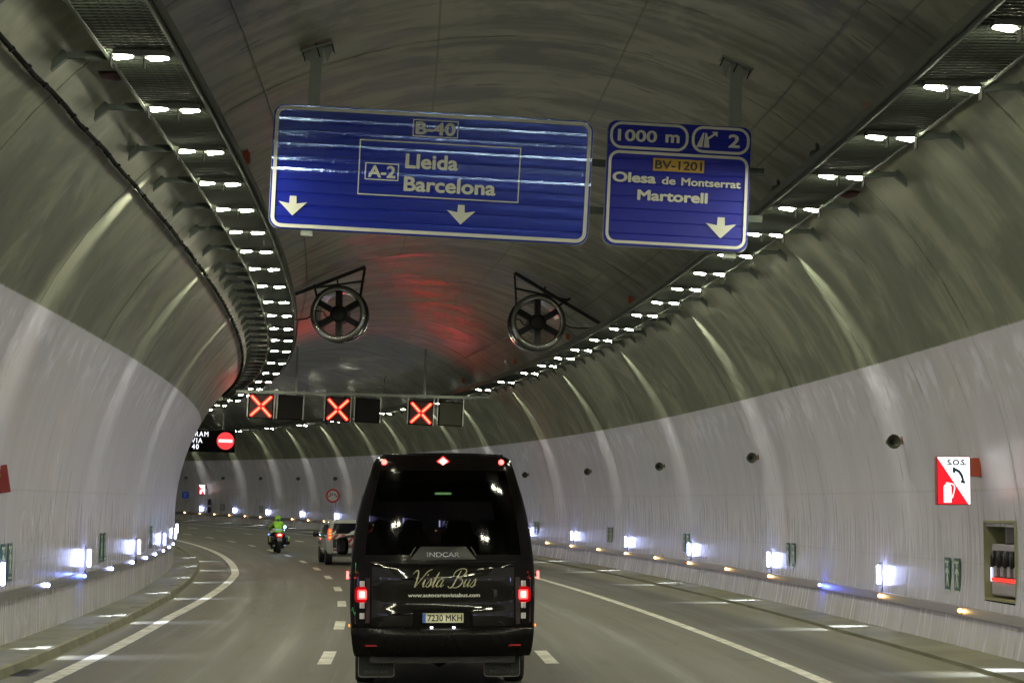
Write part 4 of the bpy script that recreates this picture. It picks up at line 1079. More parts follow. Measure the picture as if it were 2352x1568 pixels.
# tailgate panel with bevelled edge, trim, badge
def panel(name, poly, m, off=-.012, th=.02, ch=.006):
    b = MB(); n = len(poly)
    cx = sum(p[0] for p in poly)/n; cz = sum(p[1] for p in poly)/n
    vs = []
    for sc, o_ in ((1, th), (1, off+ch*.6), (1-ch*2, off)):
        for x, z in poly: xx = cx+(x-cx)*sc; zz = cz+(z-cz)*sc; vs.append((xx, ry(xx, zz)+o_, zz))
    vs.append((cx, ry(cx, cz)+off, cz))
    fs = []
    for r in range(2):
        for i in range(n): j = (i+1) % n; fs.append((r*n+i, r*n+j, (r+1)*n+j, (r+1)*n+i))
    for i in range(n): fs.append((2*n+i, 2*n+(i+1) % n, 3*n))
    b.smooth = False; b.add(vs, fs); return b.build(name, m, van)
tg = [(-.94, 1.64), (-.5, 1.645), (0, 1.65), (.5, 1.645), (.94, 1.64), (.93, 1.3), (.90, .92), (.87, .82), (.40, .81), (.33, 1.03), (-.33, 1.03), (-.40, .81), (-.87, .82), (-.90, .92), (-.93, 1.3)]
# a dished tailgate so that it mirrors wall and lamps in curved shapes
b = MB(); b.smooth = True
zr = [.84, .92, 1.02, 1.06, 1.12, 1.2, 1.3, 1.4, 1.5, 1.58, 1.63, 1.645]; xr = [k/12*.93 for k in range(-12, 13)]
vs = []
for z in zr:
    for x in xr:
        dish = .022*math.exp(-((z-1.16)/.10)**2)*(1-math.exp(-((abs(x)-.55)/.3)**2)*.0)-.030*math.exp(-((z-1.42)/.16)**2)*math.exp(-(x/.75)**4)
        e = .02*(max(0, abs(x)/.93-.93)/.07)**2+(.012 if z in (zr[0], zr[-1]) else 0)
        vs.append((x, ry(x, z)-.03+dish+e, z))
nx = len(xr)
fs = [(r*nx+i, r*nx+i+1, (r+1)*nx+i+1, (r+1)*nx+i) for r in range(len(zr)-1) for i in range(nx-1) if not (r < 3 and abs((xr[i]+xr[i+1])/2) < .36)]
b.add(vs, fs); b.build('tailgate', mat('tailgate_gloss_black', (.004, .003, .0034), .04, coat=0.0, var=0, spec=.6), van)
b = MB(); b.tube([(-.94, ry(.94, 1.665)-.008, 1.665), (-.5, -.002, 1.672), (.5, -.002, 1.672), (.94, ry(.94, 1.665)-.008, 1.665)], .006, 6); b.build('trim_line', mat('dark_chrome', (.12, .12, .13), .2, .9), van)
panel('badge_trim', [(-.44, 1.70), (.44, 1.70), (.36, 1.80), (.30, 1.87), (-.30, 1.87), (-.36, 1.80)], mat('trim_dark_grey', (.018, .018, .020), .2), -.03, .02, .012)
text('INDCAR', .085, 'badge', M_CHROME, van, (0, -.035, 1.765), bold=.001, width=.42)
for sx in (-1, 1):
    b = MB(); b.tube([(sx*.36, -.02, 1.865), (sx*.43, -.02, 1.755)], .006, 6); b.build('trim_edge', M_CHROME, van)
# script lettering, drawn as pen strokes
def pen(strokes, name, m, parent, ox, oz, k, y):
    b = MB()
    for st in strokes:
        # Catmull-Rom through the points (x, z, half width)
        pts = []
        P_ = [st[0]]+st+[st[-1]]
        for i in range(1, len(P_)-2):
            for u in range(5):
                t = u/5; q = []
                for c in range(3):
                    p0, p1, p2, p3 = (P_[i-1][c], P_[i][c], P_[i+1][c], P_[i+2][c])
                    q.append(.5*((2*p1)+(-p0+p2)*t+(2*p0-5*p1+4*p2-p3)*t*t+(-p0+3*p1-3*p2+p3)*t**3))
                pts.append(q)
        pts.append(list(st[-1]))
        vs = []
        for i, (x, z, w_) in enumerate(pts):
            a = pts[max(0, i-1)]; c = pts[min(len(pts)-1, i+1)]; d = Vector((c[0]-a[0], c[1]-a[1]))
            if d.length < 1e-6: d = Vector((1, 0))
            n_ = Vector((-d.y, d.x)).normalized()*max(.004, w_); yy = y-.0002*len(b.v)/200
            vs += [(ox+(x+n_.x)*k, yy, oz+(z+n_.y)*k), (ox+(x-n_.x)*k, yy, oz+(z-n_.y)*k)]
        b.add(vs, [(2*i, 2*i+1, 2*i+3, 2*i+2) for i in range(len(pts)-1)])
    return b.build(name, m, parent)
def sl(strokes, dx, s=.42):   # slanted copy shifted right
    return [[(x+s*z+dx, z, w_) for x, z, w_ in st] for st in strokes]
T_, K_ = .012, .036   # thin and thick half widths
gl_V = [[(-.10, .70, T_), (-.02, .86, .02), (.10, .90, .03), (.20, .70, K_), (.26, .30, K_), (.28, .0, .03), (.36, .16, T_), (.52, .55, .02), (.66, .85, .026), (.86, .98, T_)]]
gl_i = [[(.0, .15, T_), (.08, .42, .02), (.08, .20, K_), (.10, .03, .03), (.18, .03, T_), (.26, .15, T_)], [(.10, .62, .02), (.12, .68, .035), (.14, .64, .02)]]
gl_s = [[(.0, .12, T_), (.14, .45, .02), (.20, .30, K_), (.20, .10, K_), (.12, .0, .02), (.02, .06, .03)], [(.18, .02, T_), (.30, .14, T_)]]
gl_t = [[(.0, .14, T_), (.16, .82, .02), (.12, .40, K_), (.10, .10, K_), (.14, .0, .02), (.26, .12, T_)], [(-.04, .50, .02), (.26, .52, .014)]]
gl_a = [[(.30, .40, .02), (.18, .45, .02), (.06, .30, K_), (.06, .08, K_), (.14, .0, .02), (.26, .14, T_), (.32, .42, .02), (.28, .15, K_), (.32, .01, .02), (.44, .14, T_)]]
gl_B = [[(.22, .90, .02), (.14, .45, K_), (.08, .02, K_), (-.06, -.04, .02), (-.16, .06, .03)], [(-.10, .55, T_), (-.06, .85, .02), (.20, 1.0, .02), (.46, .96, .03), (.52, .76, K_), (.36, .55, .02), (.18, .50, T_), (.40, .46, .02), (.54, .28, K_), (.44, .04, .03), (.20, -.04, .02), (.08, .04, T_)]]
gl_u = [[(.0, .18, T_), (.08, .43, .02), (.06, .18, K_), (.10, .02, .03), (.20, .10, T_), (.30, .42, .02), (.27, .16, K_), (.31, .01, .02), (.42, .14, T_)]]
x = 0; strokes = []
for g_, adv in ((gl_V, .62), (gl_i, .24), (gl_s, .28), (gl_t, .25), (gl_a, .44)): strokes += sl(g_, x); x += adv
x += .42
for g_, adv in ((gl_B, .62), (gl_u, .42), (gl_s, .3)): strokes += sl(g_, x); x += adv
pen(strokes, 'script_lettering', M_LETTER, van, -.44, 1.345, .90/(x+.2), -.062)
text('www.autocaresvistabus.com', .068, 'lettering', M_LETW, van, (.01, -.050, 1.24), bold=.0022, width=.935)
# number plate in its recess
b = MB(); b.add([(-.40, .03, .80), (.40, .03, .80), (.33, .05, 1.04), (-.33, .05, 1.04)], [(0, 1, 2, 3)]); b.build('plate_recess', M_BLACK, van)
for sx in (-1, 1):
    b = MB(); b.tube([(sx*.405, -.01, .80), (sx*.345, -.02, 1.03)], .008, 6); b.build('recess_edge', M_VAN, van)
b = MB(); b.bbox(.0, -.022, .945, .535, .012, .124, .006); npl = b.build('number_plate', mat('plate_pale_yellow', (.55, .54, .36), .35), van)
b = MB(); b.box(-.247, -.030, .945, .040, .002, .118); b.build('blue_band', mat('plate_blue', (.03, .10, .38), .35), npl)
text('7230 MKH', .112, 'plate_lettering', M_BLACK, npl, (.022, -.031, .945), bold=.004, width=.445)
for sx in (-1, 1):
    b = MB(); b.box(sx*.145-.005, -.030, .825, .038, .012, .016); b.box(sx*.145-.005, -.030, .800, .038, .012, .016); b.build('plate_lamp', emis('plate_lamp_white', (.75, .8, 1), 5), van)
lp = bpy.data.lights.new('plate_light', 'AREA'); lp.energy = 1.2; lp.size = .45; lp.size_y = .02; lp.shape = 'RECTANGLE'; lp.color = (1, 1, .85)
lo = bpy.data.objects.new('plate_light', lp); COL.objects.link(lo); lo.parent = van; lo.matrix_local = Matrix.Translation((0, -.10, 1.03)) @ Matrix.Rotation(-math.radians(35), 4, 'X')
# bumper
b = MB(); b.smooth = True
br = [.44, .50, .60, .72, .80, .815]; vs = []
ts2 = [k/10 for k in range(-10, 11)]
for z in br:
    for t in ts2:
        x = t*hwv(z)*1.004; e = -.055+(.05 if z in (br[0], br[-1]) else 0)+.04*abs(t)**6
        vs.append((x, ry(x, z)+e, z))
n = len(ts2); b.add(vs, [(r*n+i, r*n+i+1, (r+1)*n+i+1, (r+1)*n+i) for r in range(len(br)-1) for i in range(n-1)])
b.build('bumper', mat('bumper_black', (.005, .004, .004), .25, spec=.22), van)
for sx in (-1, 1):
    b = MB(); b.box(sx*.93, ry(.93, .60)-.050, .59, .17, .012, .020); b.build('reflector', M_REDOFF, van)
    b = MB(); b.box(sx*.86, ry(.86, .87)-.035, .80, .12, .012, .014, Matrix.Rotation(0, 4, 'Y')); b.build('bumper_trim', mat('dark_chrome', (.12, .12, .13), .2, .9), van)
    # tail light cluster
    cxl = 1.055*sx
    b = MB(); vs = []
    poly = [(cxl-.10, .86), (cxl+.10, .88), (cxl+.105, 1.46), (cxl-.105, 1.47)]
    vs = [(x, ry(x, z)+o_, z) for o_ in (-.005, .03) for x, z in poly]
    b.add(vs, [(0, 1, 2, 3), (4, 5, 6, 7), (0, 1, 5, 4), (1, 2, 6, 5), (2, 3, 7, 6), (3, 0, 4, 7)]); tl = b.build('tail_light', mat('lamp_housing_dark', (.02, .004, .005), .08, coat=1), van)
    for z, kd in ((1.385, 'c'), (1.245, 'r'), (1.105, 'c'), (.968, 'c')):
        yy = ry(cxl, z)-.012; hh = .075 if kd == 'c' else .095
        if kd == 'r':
            b = MB(); b.bbox(cxl, yy+.004, z, .19, .008, .21, .05); b.build('red_lens', emis('red_lens_glow', (1, .008, .012), .38), tl)  # added glowing plate imitates the halo round the lit lamp
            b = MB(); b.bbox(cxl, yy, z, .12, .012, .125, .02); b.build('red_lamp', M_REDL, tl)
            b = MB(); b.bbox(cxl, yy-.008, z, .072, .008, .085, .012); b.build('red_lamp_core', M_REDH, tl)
        else:
            b = MB(); b.bbox(cxl, yy, z, .062, .012, hh, .006); b.build('clear_lamp', M_CLEAR, tl)
            b = MB(); b.box(cxl, yy-.007, z, .003, .003, hh); b.box(cxl+.018, yy-.007, z, .003, .003, hh); b.build('lamp_rib', M_BLACK, tl)
    # roof marker lamps
    b = MB(); b.smooth = True; b.lathe([(.0015, -.03), (.022, -.028), (.034, -.012), (.036, .01)], 14); o = b.build('marker_lamp', emis('marker_red', (1, .06, .05), 9), van, loc=(sx*.775, ry(.775, 2.975)-.01, 2.975))
    # side marker lamps on short stalks
    b = MB(); b.bbox(sx*(1.245), .05, 1.50, .03, .03, .10, .006); b.build('side_marker', emis('marker_red', (1, .06, .05), 9), van)
    b = MB(); b.box(sx*1.222, .06, 1.50, .03, .02, .04); b.build('marker_stalk', M_BLACK, van)
    b = MB(); b.box(sx*1.222, .20, .84, .012, .03, .03); b.build('amber_side_lamp', emis('side_amber', (1, .3, .02), 2.5), van)
    # mud flaps
    cf = -.865*1 if sx < 0 else .79
    b = MB(); b.prism(rrect(.47, .34, .04, 4, cf, .33), .35, .365); mf = b.build('mud_flap', M_RUBBER, van)
    b = MB(); frame_ring(b, cf, .33, .475, .345, .045, .007, .348); b.build('flap_edge', mat('pale_edge', (.25, .26, .25), .4), mf)
    text('INDCAR', .052, 'flap_lettering', mat('flap_print', (.05, .055, .06), .5), mf, (cf, .344, .225), bold=.001, width=.31)
    b = MB(); b.ringflat(rrect(.13, .13, .065, 5, cf, .40), rrect(.10, .10, .05, 5, cf, .40), .342, .346); b.build('flap_emblem', mat('flap_print2', (.03, .045, .05), .5), mf)
    # wheels
    for yw in (1.6, 5.9):
        M = Matrix.Translation((sx*1.02, yw, .39)) @ Matrix.Rotation(math.pi/2, 4, 'Z')
        b = MB(); b.smooth = True; b.lathe([(.20, -.12), (.36, -.13), (.39, -.10), (.39, .10), (.36, .13), (.20, .12)], 28, M, close=True); wh = b.build('wheel', M_RUBBER, van)
        b = MB(); b.smooth = True; b.lathe([(.0015, -.04), (.2, -.10), (.2, .10), (.0015, .04)], 20, M); b.build('rim', M_GALV, wh)
    # mirror: pod on an arm at the front corner
    b = MB(); b.smooth = True; b.tube([(sx*1.15, 6.2, 1.95), (sx*1.35, 6.3, 1.93), (sx*1.42, 6.3, 1.9)], .025, 8); mir = b.build('wing_mirror', M_BLACK, van)
    b = MB(); b.bbox(sx*1.42, 6.28, 1.78, .19, .14, .28, .06); b.build('mirror_head', M_VAN, mir)
# centre high brake lamp (diamond), roof spoiler lip
b = MB(); b.prism([(-.062, 0), (0, -.05), (.062, 0), (0, .05)], -.02, .01); o = b.build('brake_lamp', emis('brake_diamond', (1, .16, .13), 9), van, loc=(0, ry(0, 2.99)-.012, 2.985))
b = MB(); b.prism([(-.085, 0), (0, -.07), (.085, 0), (0, .07)], -.006, .01); o = b.build('brake_lamp_lens', emis('brake_diamond_halo', (1, .02, .02), 2.5), van, loc=(0, ry(0, 2.99)-.008, 2.985))  # wider glowing diamond added as the halo of the brake lamp
b = MB(); b.smooth = True; b.tube([(-.80, .42, 3.06), (-.4, .33, 3.075), (0, .31, 3.08), (.4, .33, 3.075), (.80, .42, 3.06)], .022, 8); b.build('roof_lip', M_VAN, van)
b = MB(); b.prism(rrect(.215, .030, .003, 2), -.002, .0); o = b.build('green_sticker', mat('green_sticker', (.10, .33, .11), .4), van, loc=(0, ry(0, 2.56)-.006, 2.56))
text('Sortida de emergencia', .016, 'sticker_lettering', mat('sticker_pale', (.45, .62, .42), .4), van, (.01, ry(0, 2.56)-.0105, 2.56), width=.175, ext=.0005)
for pts in ([(-1.145, 1.53), (-1.14, 1.62), (-1.142, 1.66)], [(-1.19, 1.04), (-1.175, 1.08), (-1.17, 1.03), (-1.15, .98), (-1.14, 1.02)]):
    b = MB(); b.tube([(x, ry(x, z)-.006, z) for x, z in pts], .005, 5); b.build('green_decal', mat('green_decal', (.03, .5, .12), .4), van)
# lower skirt, exhaust, axle
b = MB(); b.box(0, .9, .40, 1.9, 1.4, .10); b.build('underbody', M_BLACK, van)
b = MB(); b.tube([(-.9, 1.6, .36), (-.2, 1.6, .34), (0, 1.6, .33), (.2, 1.6, .34), (.9, 1.6, .36)], [.05, .05, .14, .05, .05], 10); b.build('rear_axle', M_BLACK, van)
b = MB(); b.tube([(-.35, .35, .36), (-.35, .8, .38)], .035, 10); b.build('exhaust_pipe', M_DARK, van)

# ------------------------------------------------------------------ white off-road car
M_WCAR = mat('white_car_paint', (.50, .50, .49), .22, coat=.8, var=.05)
car = thing('off_road_car', 'white off-road car with red and white striped tailgate, partly hidden by the minibus', 'car', 79.8, -.28, 0, yaw=.02)
HWC = [(.42, .86), (.52, .90), (.75, .935), (1.0, .935), (1.12, .91), (1.3, .85), (1.5, .78), (1.62, .74), (1.70, .70), (1.735, .62)]
def hc_(z): return float(np.interp(z, [a for a, _ in HWC], [q for _, q in HWC]))
def cy_(x, z): t = min(1, abs(x)/hc_(z)); return .04*t*t+.10*t**6+max(0, z-1.05)*.22+(.3*(z-1.66) if z > 1.66 else 0)
rows_c = [a for a, _ in HWC]
def cg(rows, ts, off, hf=hc_, yf=cy_, skip=None):
    vs = [(t*hf(z), yf(t*hf(z), z)+off, z) for z in rows for t in ts]; n = len(ts)
    return vs, [(r*n+k, r*n+k+1, (r+1)*n+k+1, (r+1)*n+k) for r in range(len(rows)-1) for k in range(n-1) if not (skip and skip((rows[r]+rows[r+1])/2, (ts[k]+ts[k+1])/2))]
tsc = [-1, -.95, -.84, -.4, 0, .4, .84, .95, 1]
b = MB(); b.smooth = True; b.add(*cg(rows_c, tsc, 0))
outc = [(-hc_(z), z) for z in rows_c]+[(t*hc_(1.735), 1.735) for t in tsc[1:-1]]+[(hc_(z), z) for z in reversed(rows_c)]
def front_z(z, y):   # bonnet line: roof drops in front of the screen
    lim = 1.80 if y < 2.9 else (1.80-(y-2.9)*.85 if y < 3.7 else 1.12-(y-3.7)*.06)
    return min(z, lim)
vs = []; n = len(outc); yl = [0, .12, .4, 1.0, 2.0, 2.9, 3.3, 3.7, 4.3, 4.6]
for j, y in enumerate(yl):
    for x, z in outc:
        yy = cy_(x, z)+(y if j else 0)*(1-cy_(x, z)/5); k = [1, 1.01, 1.015, 1.02, 1.02, 1.01, 1.0, 1.0, .98, .90][j]
        vs.append((x*k if z < 1.2 or y < 3 else x*k*1.05, yy, front_z(z, y)))
b.add(vs, [(j*n+i, j*n+i+1, (j+1)*n+i+1, (j+1)*n+i) for j in range(len(yl)-1) for i in range(n-1)]+[tuple(range((len(yl)-1)*n, len(yl)*n))])
me = b.mesh('body', M_WCAR); bm = bmesh.new(); bm.from_mesh(me); bmesh.ops.remove_doubles(bm, verts=bm.verts, dist=.0005); bmesh.ops.recalc_face_normals(bm, faces=bm.faces); bm.to_mesh(me); bm.free(); mk('body', me, car)
b = MB(); b.smooth = True; b.add(*cg([1.20, 1.3, 1.5, 1.60], [-.84, -.5, 0, .5, .84], -.006)); b.build('rear_window', mat('car_dark_glass', (.008, .009, .014), .05), car)
M_RRED = mat('retro_red', (.42, .025, .02), .35); M_RWHT = mat('retro_white', (.60, .60, .57), .35)
def clip_band(x0, x1, z0, z1):
    res = []
    for k in range(-4, 8):
        a = x0+k*.26; q = [(a, z0), (a+.14, z0), (a+.14+(z1-z0)*.9, z1), (a+(z1-z0)*.9, z1)]
        # clip in x
        pts = []
        for i in range(4):
            p, r = q[i], q[(i+1) % 4]
            for lim, sg_ in ((x0, 1), (x1, -1)): pass
        def cl(poly, lim, sg_):
            o = []
            for i in range(len(poly)):
                p, r = poly[i], poly[(i+1) % len(poly)]
                ip, ir = sg_*(p[0]-lim) >= 0, sg_*(r[0]-lim) >= 0
                if ip: o.append(p)
                if ip != ir:
                    t = (lim-p[0])/(r[0]-p[0]); o.append((lim, p[1]+(r[1]-p[1])*t))
            return o
        q = cl(cl(q, x0, 1), x1, -1) if True else q
        if len(q) > 2: res.append(q)
    return res
b = MB(); vs_, fs_ = cg([.98, 1.05, 1.18], [-.86, -.4, 0, .4, .86], -.010); b.add(vs_, fs_); b.build('white_band', M_RWHT, car)
for q in clip_band(-.76, .76, .98, 1.18):
    b = MB(); b.add([(x, cy_(x, z)-.018, z) for x, z in q], [tuple(range(len(q)))]); b.build('red_stripe', M_RRED, car)
# spare wheel cover with diagonal stripes
b = MB(); b.smooth = True; b.lathe([(.0015, -.26), (.30, -.26), (.345, -.22), (.36, -.1), (.36, .06)], 32, Matrix.Translation((.20, .02, .97))); sw = b.build('spare_wheel_cover', M_RWHT, car)
for k in range(-2, 3):
    off = k*.17; poly = []
    for u in np.linspace(-1, 1, 9):
        a = off; x = .33*u
        d = abs(off)
    # stripe = band between two parallel diagonals clipped by the disc
    ptsA = []; ptsB = []
    for q_, lst in ((off-.043, ptsA), (off+.043, ptsB)):
        h2 = .335**2-q_*q_
        if h2 <= 0: continue
        hh = math.sqrt(h2)
        for u in np.linspace(-1, 1, 7): lst.append((.20+(u*hh*math.cos(.9)-q_*math.sin(.9)), .97+(u*hh*math.sin(.9)+q_*math.cos(.9))))
    if ptsA and ptsB:
        b = MB(); pl = ptsA+ptsB[::-1]; b.prism(pl, -.250, -.243); b.build('stripe', M_RRED, sw)
b = MB(); b.bbox(-.38, -.03, .83, .62, .04, .34, .02); b.build('plate_holder', M_BLACK, car)
b = MB(); b.bbox(-.38, -.055, .80, .36, .012, .22, .01); pl = b.build('number_plate', mat('plate_pale_yellow', (.55, .54, .36), .35), car)
text('MF', .09, 'plate_lettering', M_BLACK, pl, (-.38, -.066, .85), width=.10); text('03988', .09, 'plate_lettering', M_BLACK, pl, (-.38, -.066, .755), width=.26)
b = MB(); b.smooth = True; b.add(*cg([.46, .50, .60, .66], [-1.01, -.9, -.5, 0, .5, .9, 1.01], -.07)); b.build('bumper', M_WCAR, car)
b = MB(); b.box(0, .2, .40, 1.5, .4, .14); b.build('underbody', M_BLACK, car)
for sx in (-1, 1):
    b = MB(); b.bbox(sx*.80, cy_(.80, 1.12)-.012, 1.165, .13, .03, .44, .03, Matrix.Translation((0, 0, 0))); tl = b.build('tail_light', emis('car_lamp_red', (1, .03, .012), 1.3), car)
    for z, e in ((1.06, .085), (1.19, .06), (1.29, .05), (1.35, .03)):
        b = MB(); b.bbox(sx*.80, cy_(.80, 1.12)-.032, z, .10, .01, e, .015); b.build('lamp_segment', emis('car_lamp_orange', (1, .16, .03), 3.5), tl)
    b = MB(); b.box(sx*.62, -.04, .58, .14, .02, .05); b.build('fog_lamp', M_REDOFF, car)
    for yw in (.75, 3.5):
        M = Matrix.Translation((sx*.80, yw, .37)) @ Matrix.Rotation(math.pi/2, 4, 'Z')
        b = MB(); b.smooth = True; b.lathe([(.20, -.12), (.34, -.13), (.37, -.10), (.37, .10), (.34, .13), (.20, .12)], 24, M, close=True); wh = b.build('wheel', M_RUBBER, car)
        b = MB(); b.smooth = True; b.lathe([(.0015, -.04), (.2, -.10), (.2, .10), (.0015, .04)], 18, M); b.build('rim', M_GALV, wh)
    b = MB(); b.smooth = True; b.bbox(sx*1.13, 2.75, 1.16, .22, .12, .20, .05); b.box(sx*1.0, 2.75, 1.10, .14, .05, .05); b.build('wing_mirror', M_BLACK, car)
    b = MB(); b.tube([(sx*.62, .5, 1.77), (sx*.62, .7, 1.79), (sx*.62, 2.4, 1.79), (sx*.62, 2.6, 1.76)], .018, 6); b.build('roof_rail', M_DARK, car)
    b = MB(); vs = []
    for yy in (.55, 2.6):
        for z in (1.16, 1.35, 1.55): vs.append((sx*(hc_(z)*1.02+.006), yy+(z-1.16)*.3, z))
    b.add(vs, [(0, 1, 4, 3), (1, 2, 5, 4)]); b.build('side_window', mat('car_dark_glass', (.008, .009, .014), .05), car)
b = MB(); b.bbox(0, .50, 1.72, .9, .14, .03, .01); b.build('rear_spoiler', M_WCAR, car)

# ------------------------------------------------------------------ police-style motorcycle and rider
M_HIVIS = mat('hi_vis_yellow_green', (.32, .62, .03), .6); M_TROUS = mat('dark_trousers', (.012, .014, .022), .8)
M_SKIN = mat('skin', (.35, .2, .14), .6)
MX, MW = 95.5, -2.0
mo = thing('motorcycle', 'motorcycle with yellow-striped panniers and lit red tail light on the left lane line', 'motorcycle', MX, MW, 0)
def mpart(nm, fn, m, smooth=True, parent=None):
    b = MB(); b.smooth = smooth; fn(b); return b.build(nm, m, parent or mo)
for yw, nm in ((0.33, 'rear'), (1.85, 'front')):
    M = Matrix.Translation((0, yw, .32)) @ Matrix.Rotation(math.pi/2, 4, 'Z')
    b = MB(); b.smooth = True; b.lathe([(.20, -.07), (.28, -.085), (.32, -.05), (.325, 0), (.32, .05), (.28, .085), (.20, .07)], 26, M, close=True); wh = b.build('wheel', M_RUBBER, mo)
    b = MB(); b.smooth = True; b.lathe([(.03, -.05), (.2, -.04), (.2, .04), (.03, .05)], 20, M, close=True); b.build('rim', M_DARK, wh)
mpart('tank', lambda b: b.tube([(0, .75, .78), (0, .95, .93), (0, 1.25, .98), (0, 1.5, .9)], [.10, .18, .19, .10], 12), M_WHITE)
mpart('fairing', lambda b: b.tube([(0, 1.35, .75), (0, 1.6, .85), (0, 1.85, .95), (0, 1.98, .92)], [.22, .30, .24, .08], 12), M_WHITE)
mpart('windscreen', lambda b: b.prism([(-.2, 1.02), (.2, 1.02), (.16, 1.34), (0, 1.38), (-.16, 1.34)], 1.72, 1.735), M_VGL, False)
mpart('seat', lambda b: b.tube([(0, .05, .82), (0, .35, .80), (0, .7, .78), (0, .85, .82)], [.08, .15, .15, .10], 10), M_BLACK)
mpart('engine', lambda b: (b.bbox(0, .95, .45, .44, .6, .36, .06), b.box(0, 1.0, .3, .62, .3, .16)), M_DARK, False)
mpart('tail_fairing', lambda b: b.tube([(0, -.12, .84), (0, .05, .82), (0, .4, .76)], [.06, .13, .14], 10), mat('red_tail_fairing', (.25, .02, .015), .3))
mpart('tail_light', lambda b: b.bbox(0, -.17, .84, .18, .03, .075, .025), emis('moto_tail', (1, .22, .12), 7))
mpart('tail_light_rim', lambda b: b.bbox(0, -.155, .825, .30, .02, .15, .05), emis('moto_tail_rim', (1, .02, .015), .9))
mpart('number_plate', lambda b: b.bbox(0, -.19, .64, .21, .012, .16, .01), mat('moto_plate', (.42, .35, .36), .4), False)
mpart('rear_mudguard', lambda b: b.bbox(0, -.10, .52, .19, .05, .26, .03), M_BLACK, False)
for sx in (-1, 1):
    pn = mpart('pannier', lambda b: b.bbox(sx*.37, .18, .60, .24, .5, .40, .06), M_BLACK)
    mpart('yellow_stripe', lambda b: b.bbox(sx*.44, -.078, .66, .065, .012, .26, .01), mat('yellow_stripe', (.42, .46, .07), .5), True, pn)
    mpart('indicator', lambda b: b.tube([(sx*.12, -.1, .88), (sx*.22, -.12, .88)], .022, 8), M_RED)
    mpart('exhaust_pipe', lambda b: b.tube([(sx*.24, -.05, .34), (sx*.24, .5, .32), (sx*.2, .9, .3)], .055, 10), M_GALV)
    mpart('handlebar', lambda b: b.tube([(sx*.05, 1.42, 1.02), (sx*.25, 1.38, 1.06), (sx*.38, 1.28, 1.04)], .018, 8), M_BLACK)
    mpart('mirror', lambda b: b.tube([(sx*.34, 1.34, 1.07), (sx*.40, 1.4, 1.17), (sx*.46, 1.4, 1.19)], [.012, .03, .05], 8), M_CHROME)
    mpart('crash_bar', lambda b: b.tube([(sx*.2, 1.3, .7), (sx*.38, 1.25, .55), (sx*.36, 1.2, .35), (sx*.2, 1.1, .28)], .018, 8), M_DARK)
bl = mpart('beacon_pole', lambda b: b.tube([(.20, -.05, .80), (.25, -.02, 1.16)], .012, 6), M_CHROME)
mpart('blue_beacon', lambda b: b.tube([(.25, -.02, 1.16), (.25, -.02, 1.18), (.25, -.02, 1.24), (.25, -.02, 1.26)], [.04, .055, .055, .02], 12), emis('blue_beacon', (.30, .60, 1.0), 16), True, bl)
mpart('side_blue_lamp', lambda b: b.tube([(-.39, 1.1, .86), (-.39, 1.06, .86)], .04, 10), emis('side_blue_lamp', (.15, .35, 1), 2.0))
l = bpy.data.lights.new('beacon_glow', 'POINT'); l.energy = 14; l.color = (.25, .5, 1); l.shadow_soft_size = .05
lo = bpy.data.objects.new('beacon_glow', l); COL.objects.link(lo); lo.parent = mo; lo.location = (.27, -.16, 1.22)

rider = thing('person', 'motorcycle rider in hi-vis yellow-green jacket and helmet sitting on the motorcycle', 'person', MX, MW, 0)
J = {'pel': (0, .48, .92, .17), 'wai': (0, .52, 1.06, .155), 'che': (0, .64, 1.26, .175), 'nek': (0, .72, 1.44, .075), 'hed': (0, .76, 1.50, .07),
     'shl': (-.19, .66, 1.37, .085), 'ell': (-.36, .86, 1.14, .06), 'wrl': (-.34, 1.18, 1.05, .042), 'hal': (-.35, 1.28, 1.045, .045),
     'hpl': (-.13, .52, .90, .12), 'knl': (-.30, .98, .80, .085), 'anl': (-.27, .72, .40, .055), 'tol': (-.27, .92, .33, .045)}
for k in list(J):
    if k.endswith('l') and k not in ('pel',): x, y, z, r = J[k]; J[k[:-1]+'r'] = (-x, y, z, r)
keys = list(J); idx = {k: i for i, k in enumerate(keys)}
ed = [('pel', 'wai'), ('wai', 'che'), ('che', 'nek'), ('nek', 'hed')]
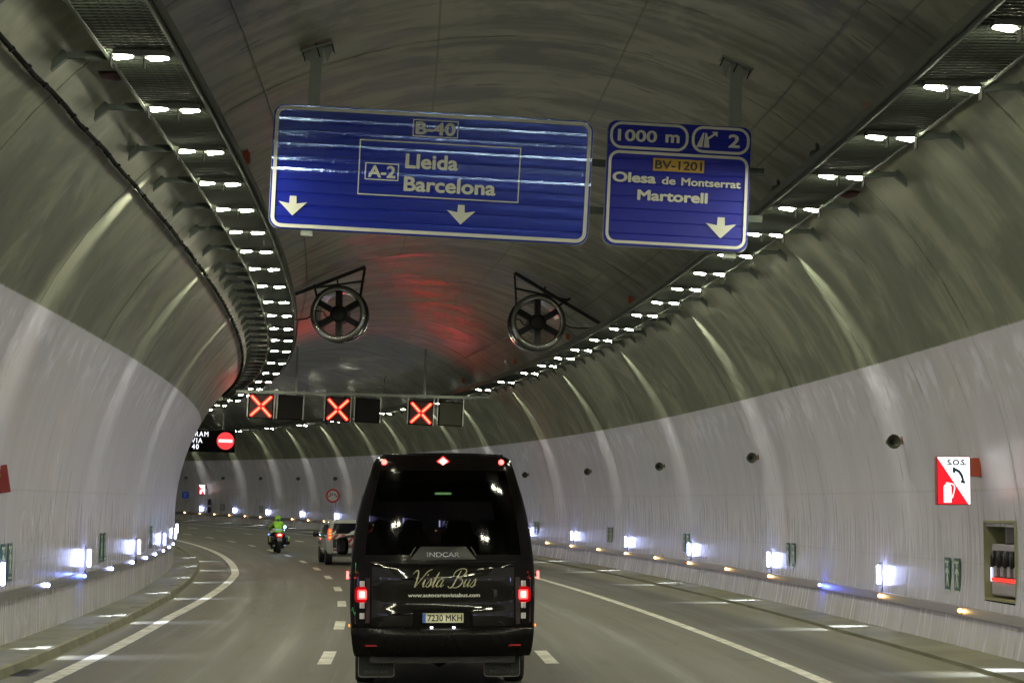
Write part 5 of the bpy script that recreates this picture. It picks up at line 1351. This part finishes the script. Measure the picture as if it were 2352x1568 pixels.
for q in 'lr': ed += [('che', 'sh'+q), ('sh'+q, 'el'+q), ('el'+q, 'wr'+q), ('wr'+q, 'ha'+q), ('pel', 'hp'+q), ('hp'+q, 'kn'+q), ('kn'+q, 'an'+q), ('an'+q, 'to'+q)]
me = bpy.data.meshes.new('rider_skin'); me.from_pydata([J[k][:3] for k in keys], [(idx[a], idx[c]) for a, c in ed], [])
ob = bpy.data.objects.new('rider_tmp', me); COL.objects.link(ob)
sk = ob.modifiers.new('Skin', 'SKIN'); me_sv = me.skin_vertices[0].data if me.skin_vertices else None
if me_sv is None:
    bm = bmesh.new(); bm.from_mesh(me); bm.verts.layers.skin.verify(); bm.to_mesh(me); bm.free(); me_sv = me.skin_vertices[0].data
for k in keys:
    r = J[k][3]; me_sv[idx[k]].radius = (r*1.12, r) if k in ('pel', 'wai', 'che') else (r, r)
    me_sv[idx[k]].use_root = (k == 'pel')
sb = ob.modifiers.new('Sub', 'SUBSURF'); sb.levels = 2; sb.render_levels = 2
dg = bpy.context.evaluated_depsgraph_get(); bme = bpy.data.meshes.new_from_object(ob.evaluated_get(dg)); bpy.data.objects.remove(ob)
bme.materials.clear(); bme.materials.append(M_HIVIS); bme.materials.append(M_TROUS)
for p in bme.polygons:
    p.use_smooth = True; c = p.center
    if c.z < .96 or c.y > 1.20: p.material_index = 1
mk('body', bme, rider)
b = MB(); b.smooth = True; b.lathe([(.0015, -.165), (.07, -.155), (.125, -.10), (.145, 0), (.14, .08), (.11, .135), (.0015, .16)], 20, Matrix.Translation((0, .79, 1.585)) @ Matrix.Diagonal((1, .95, 1.05, 1))); hm = b.build('helmet', M_HIVIS, rider)
b = MB(); b.prism([(-.06, -.13), (.06, -.13), (.035, -.03), (0, .0), (-.035, -.03)], .625, .66); b.build('helmet_vent', M_BLACK, hm, loc=(0, 0, 1.585))
b = MB(); b.smooth = True; b.tube([(0, .70, 1.39), (0, .74, 1.46)], [.10, .085], 12); b.build('collar', M_BLACK, rider)
b = MB(); b.box(0, .35, 1.08, .30, .012, .045, Matrix.Rotation(0, 4, 'X')); b.build('reflective_band', mat('reflective_grey', (.55, .55, .5), .3), rider)
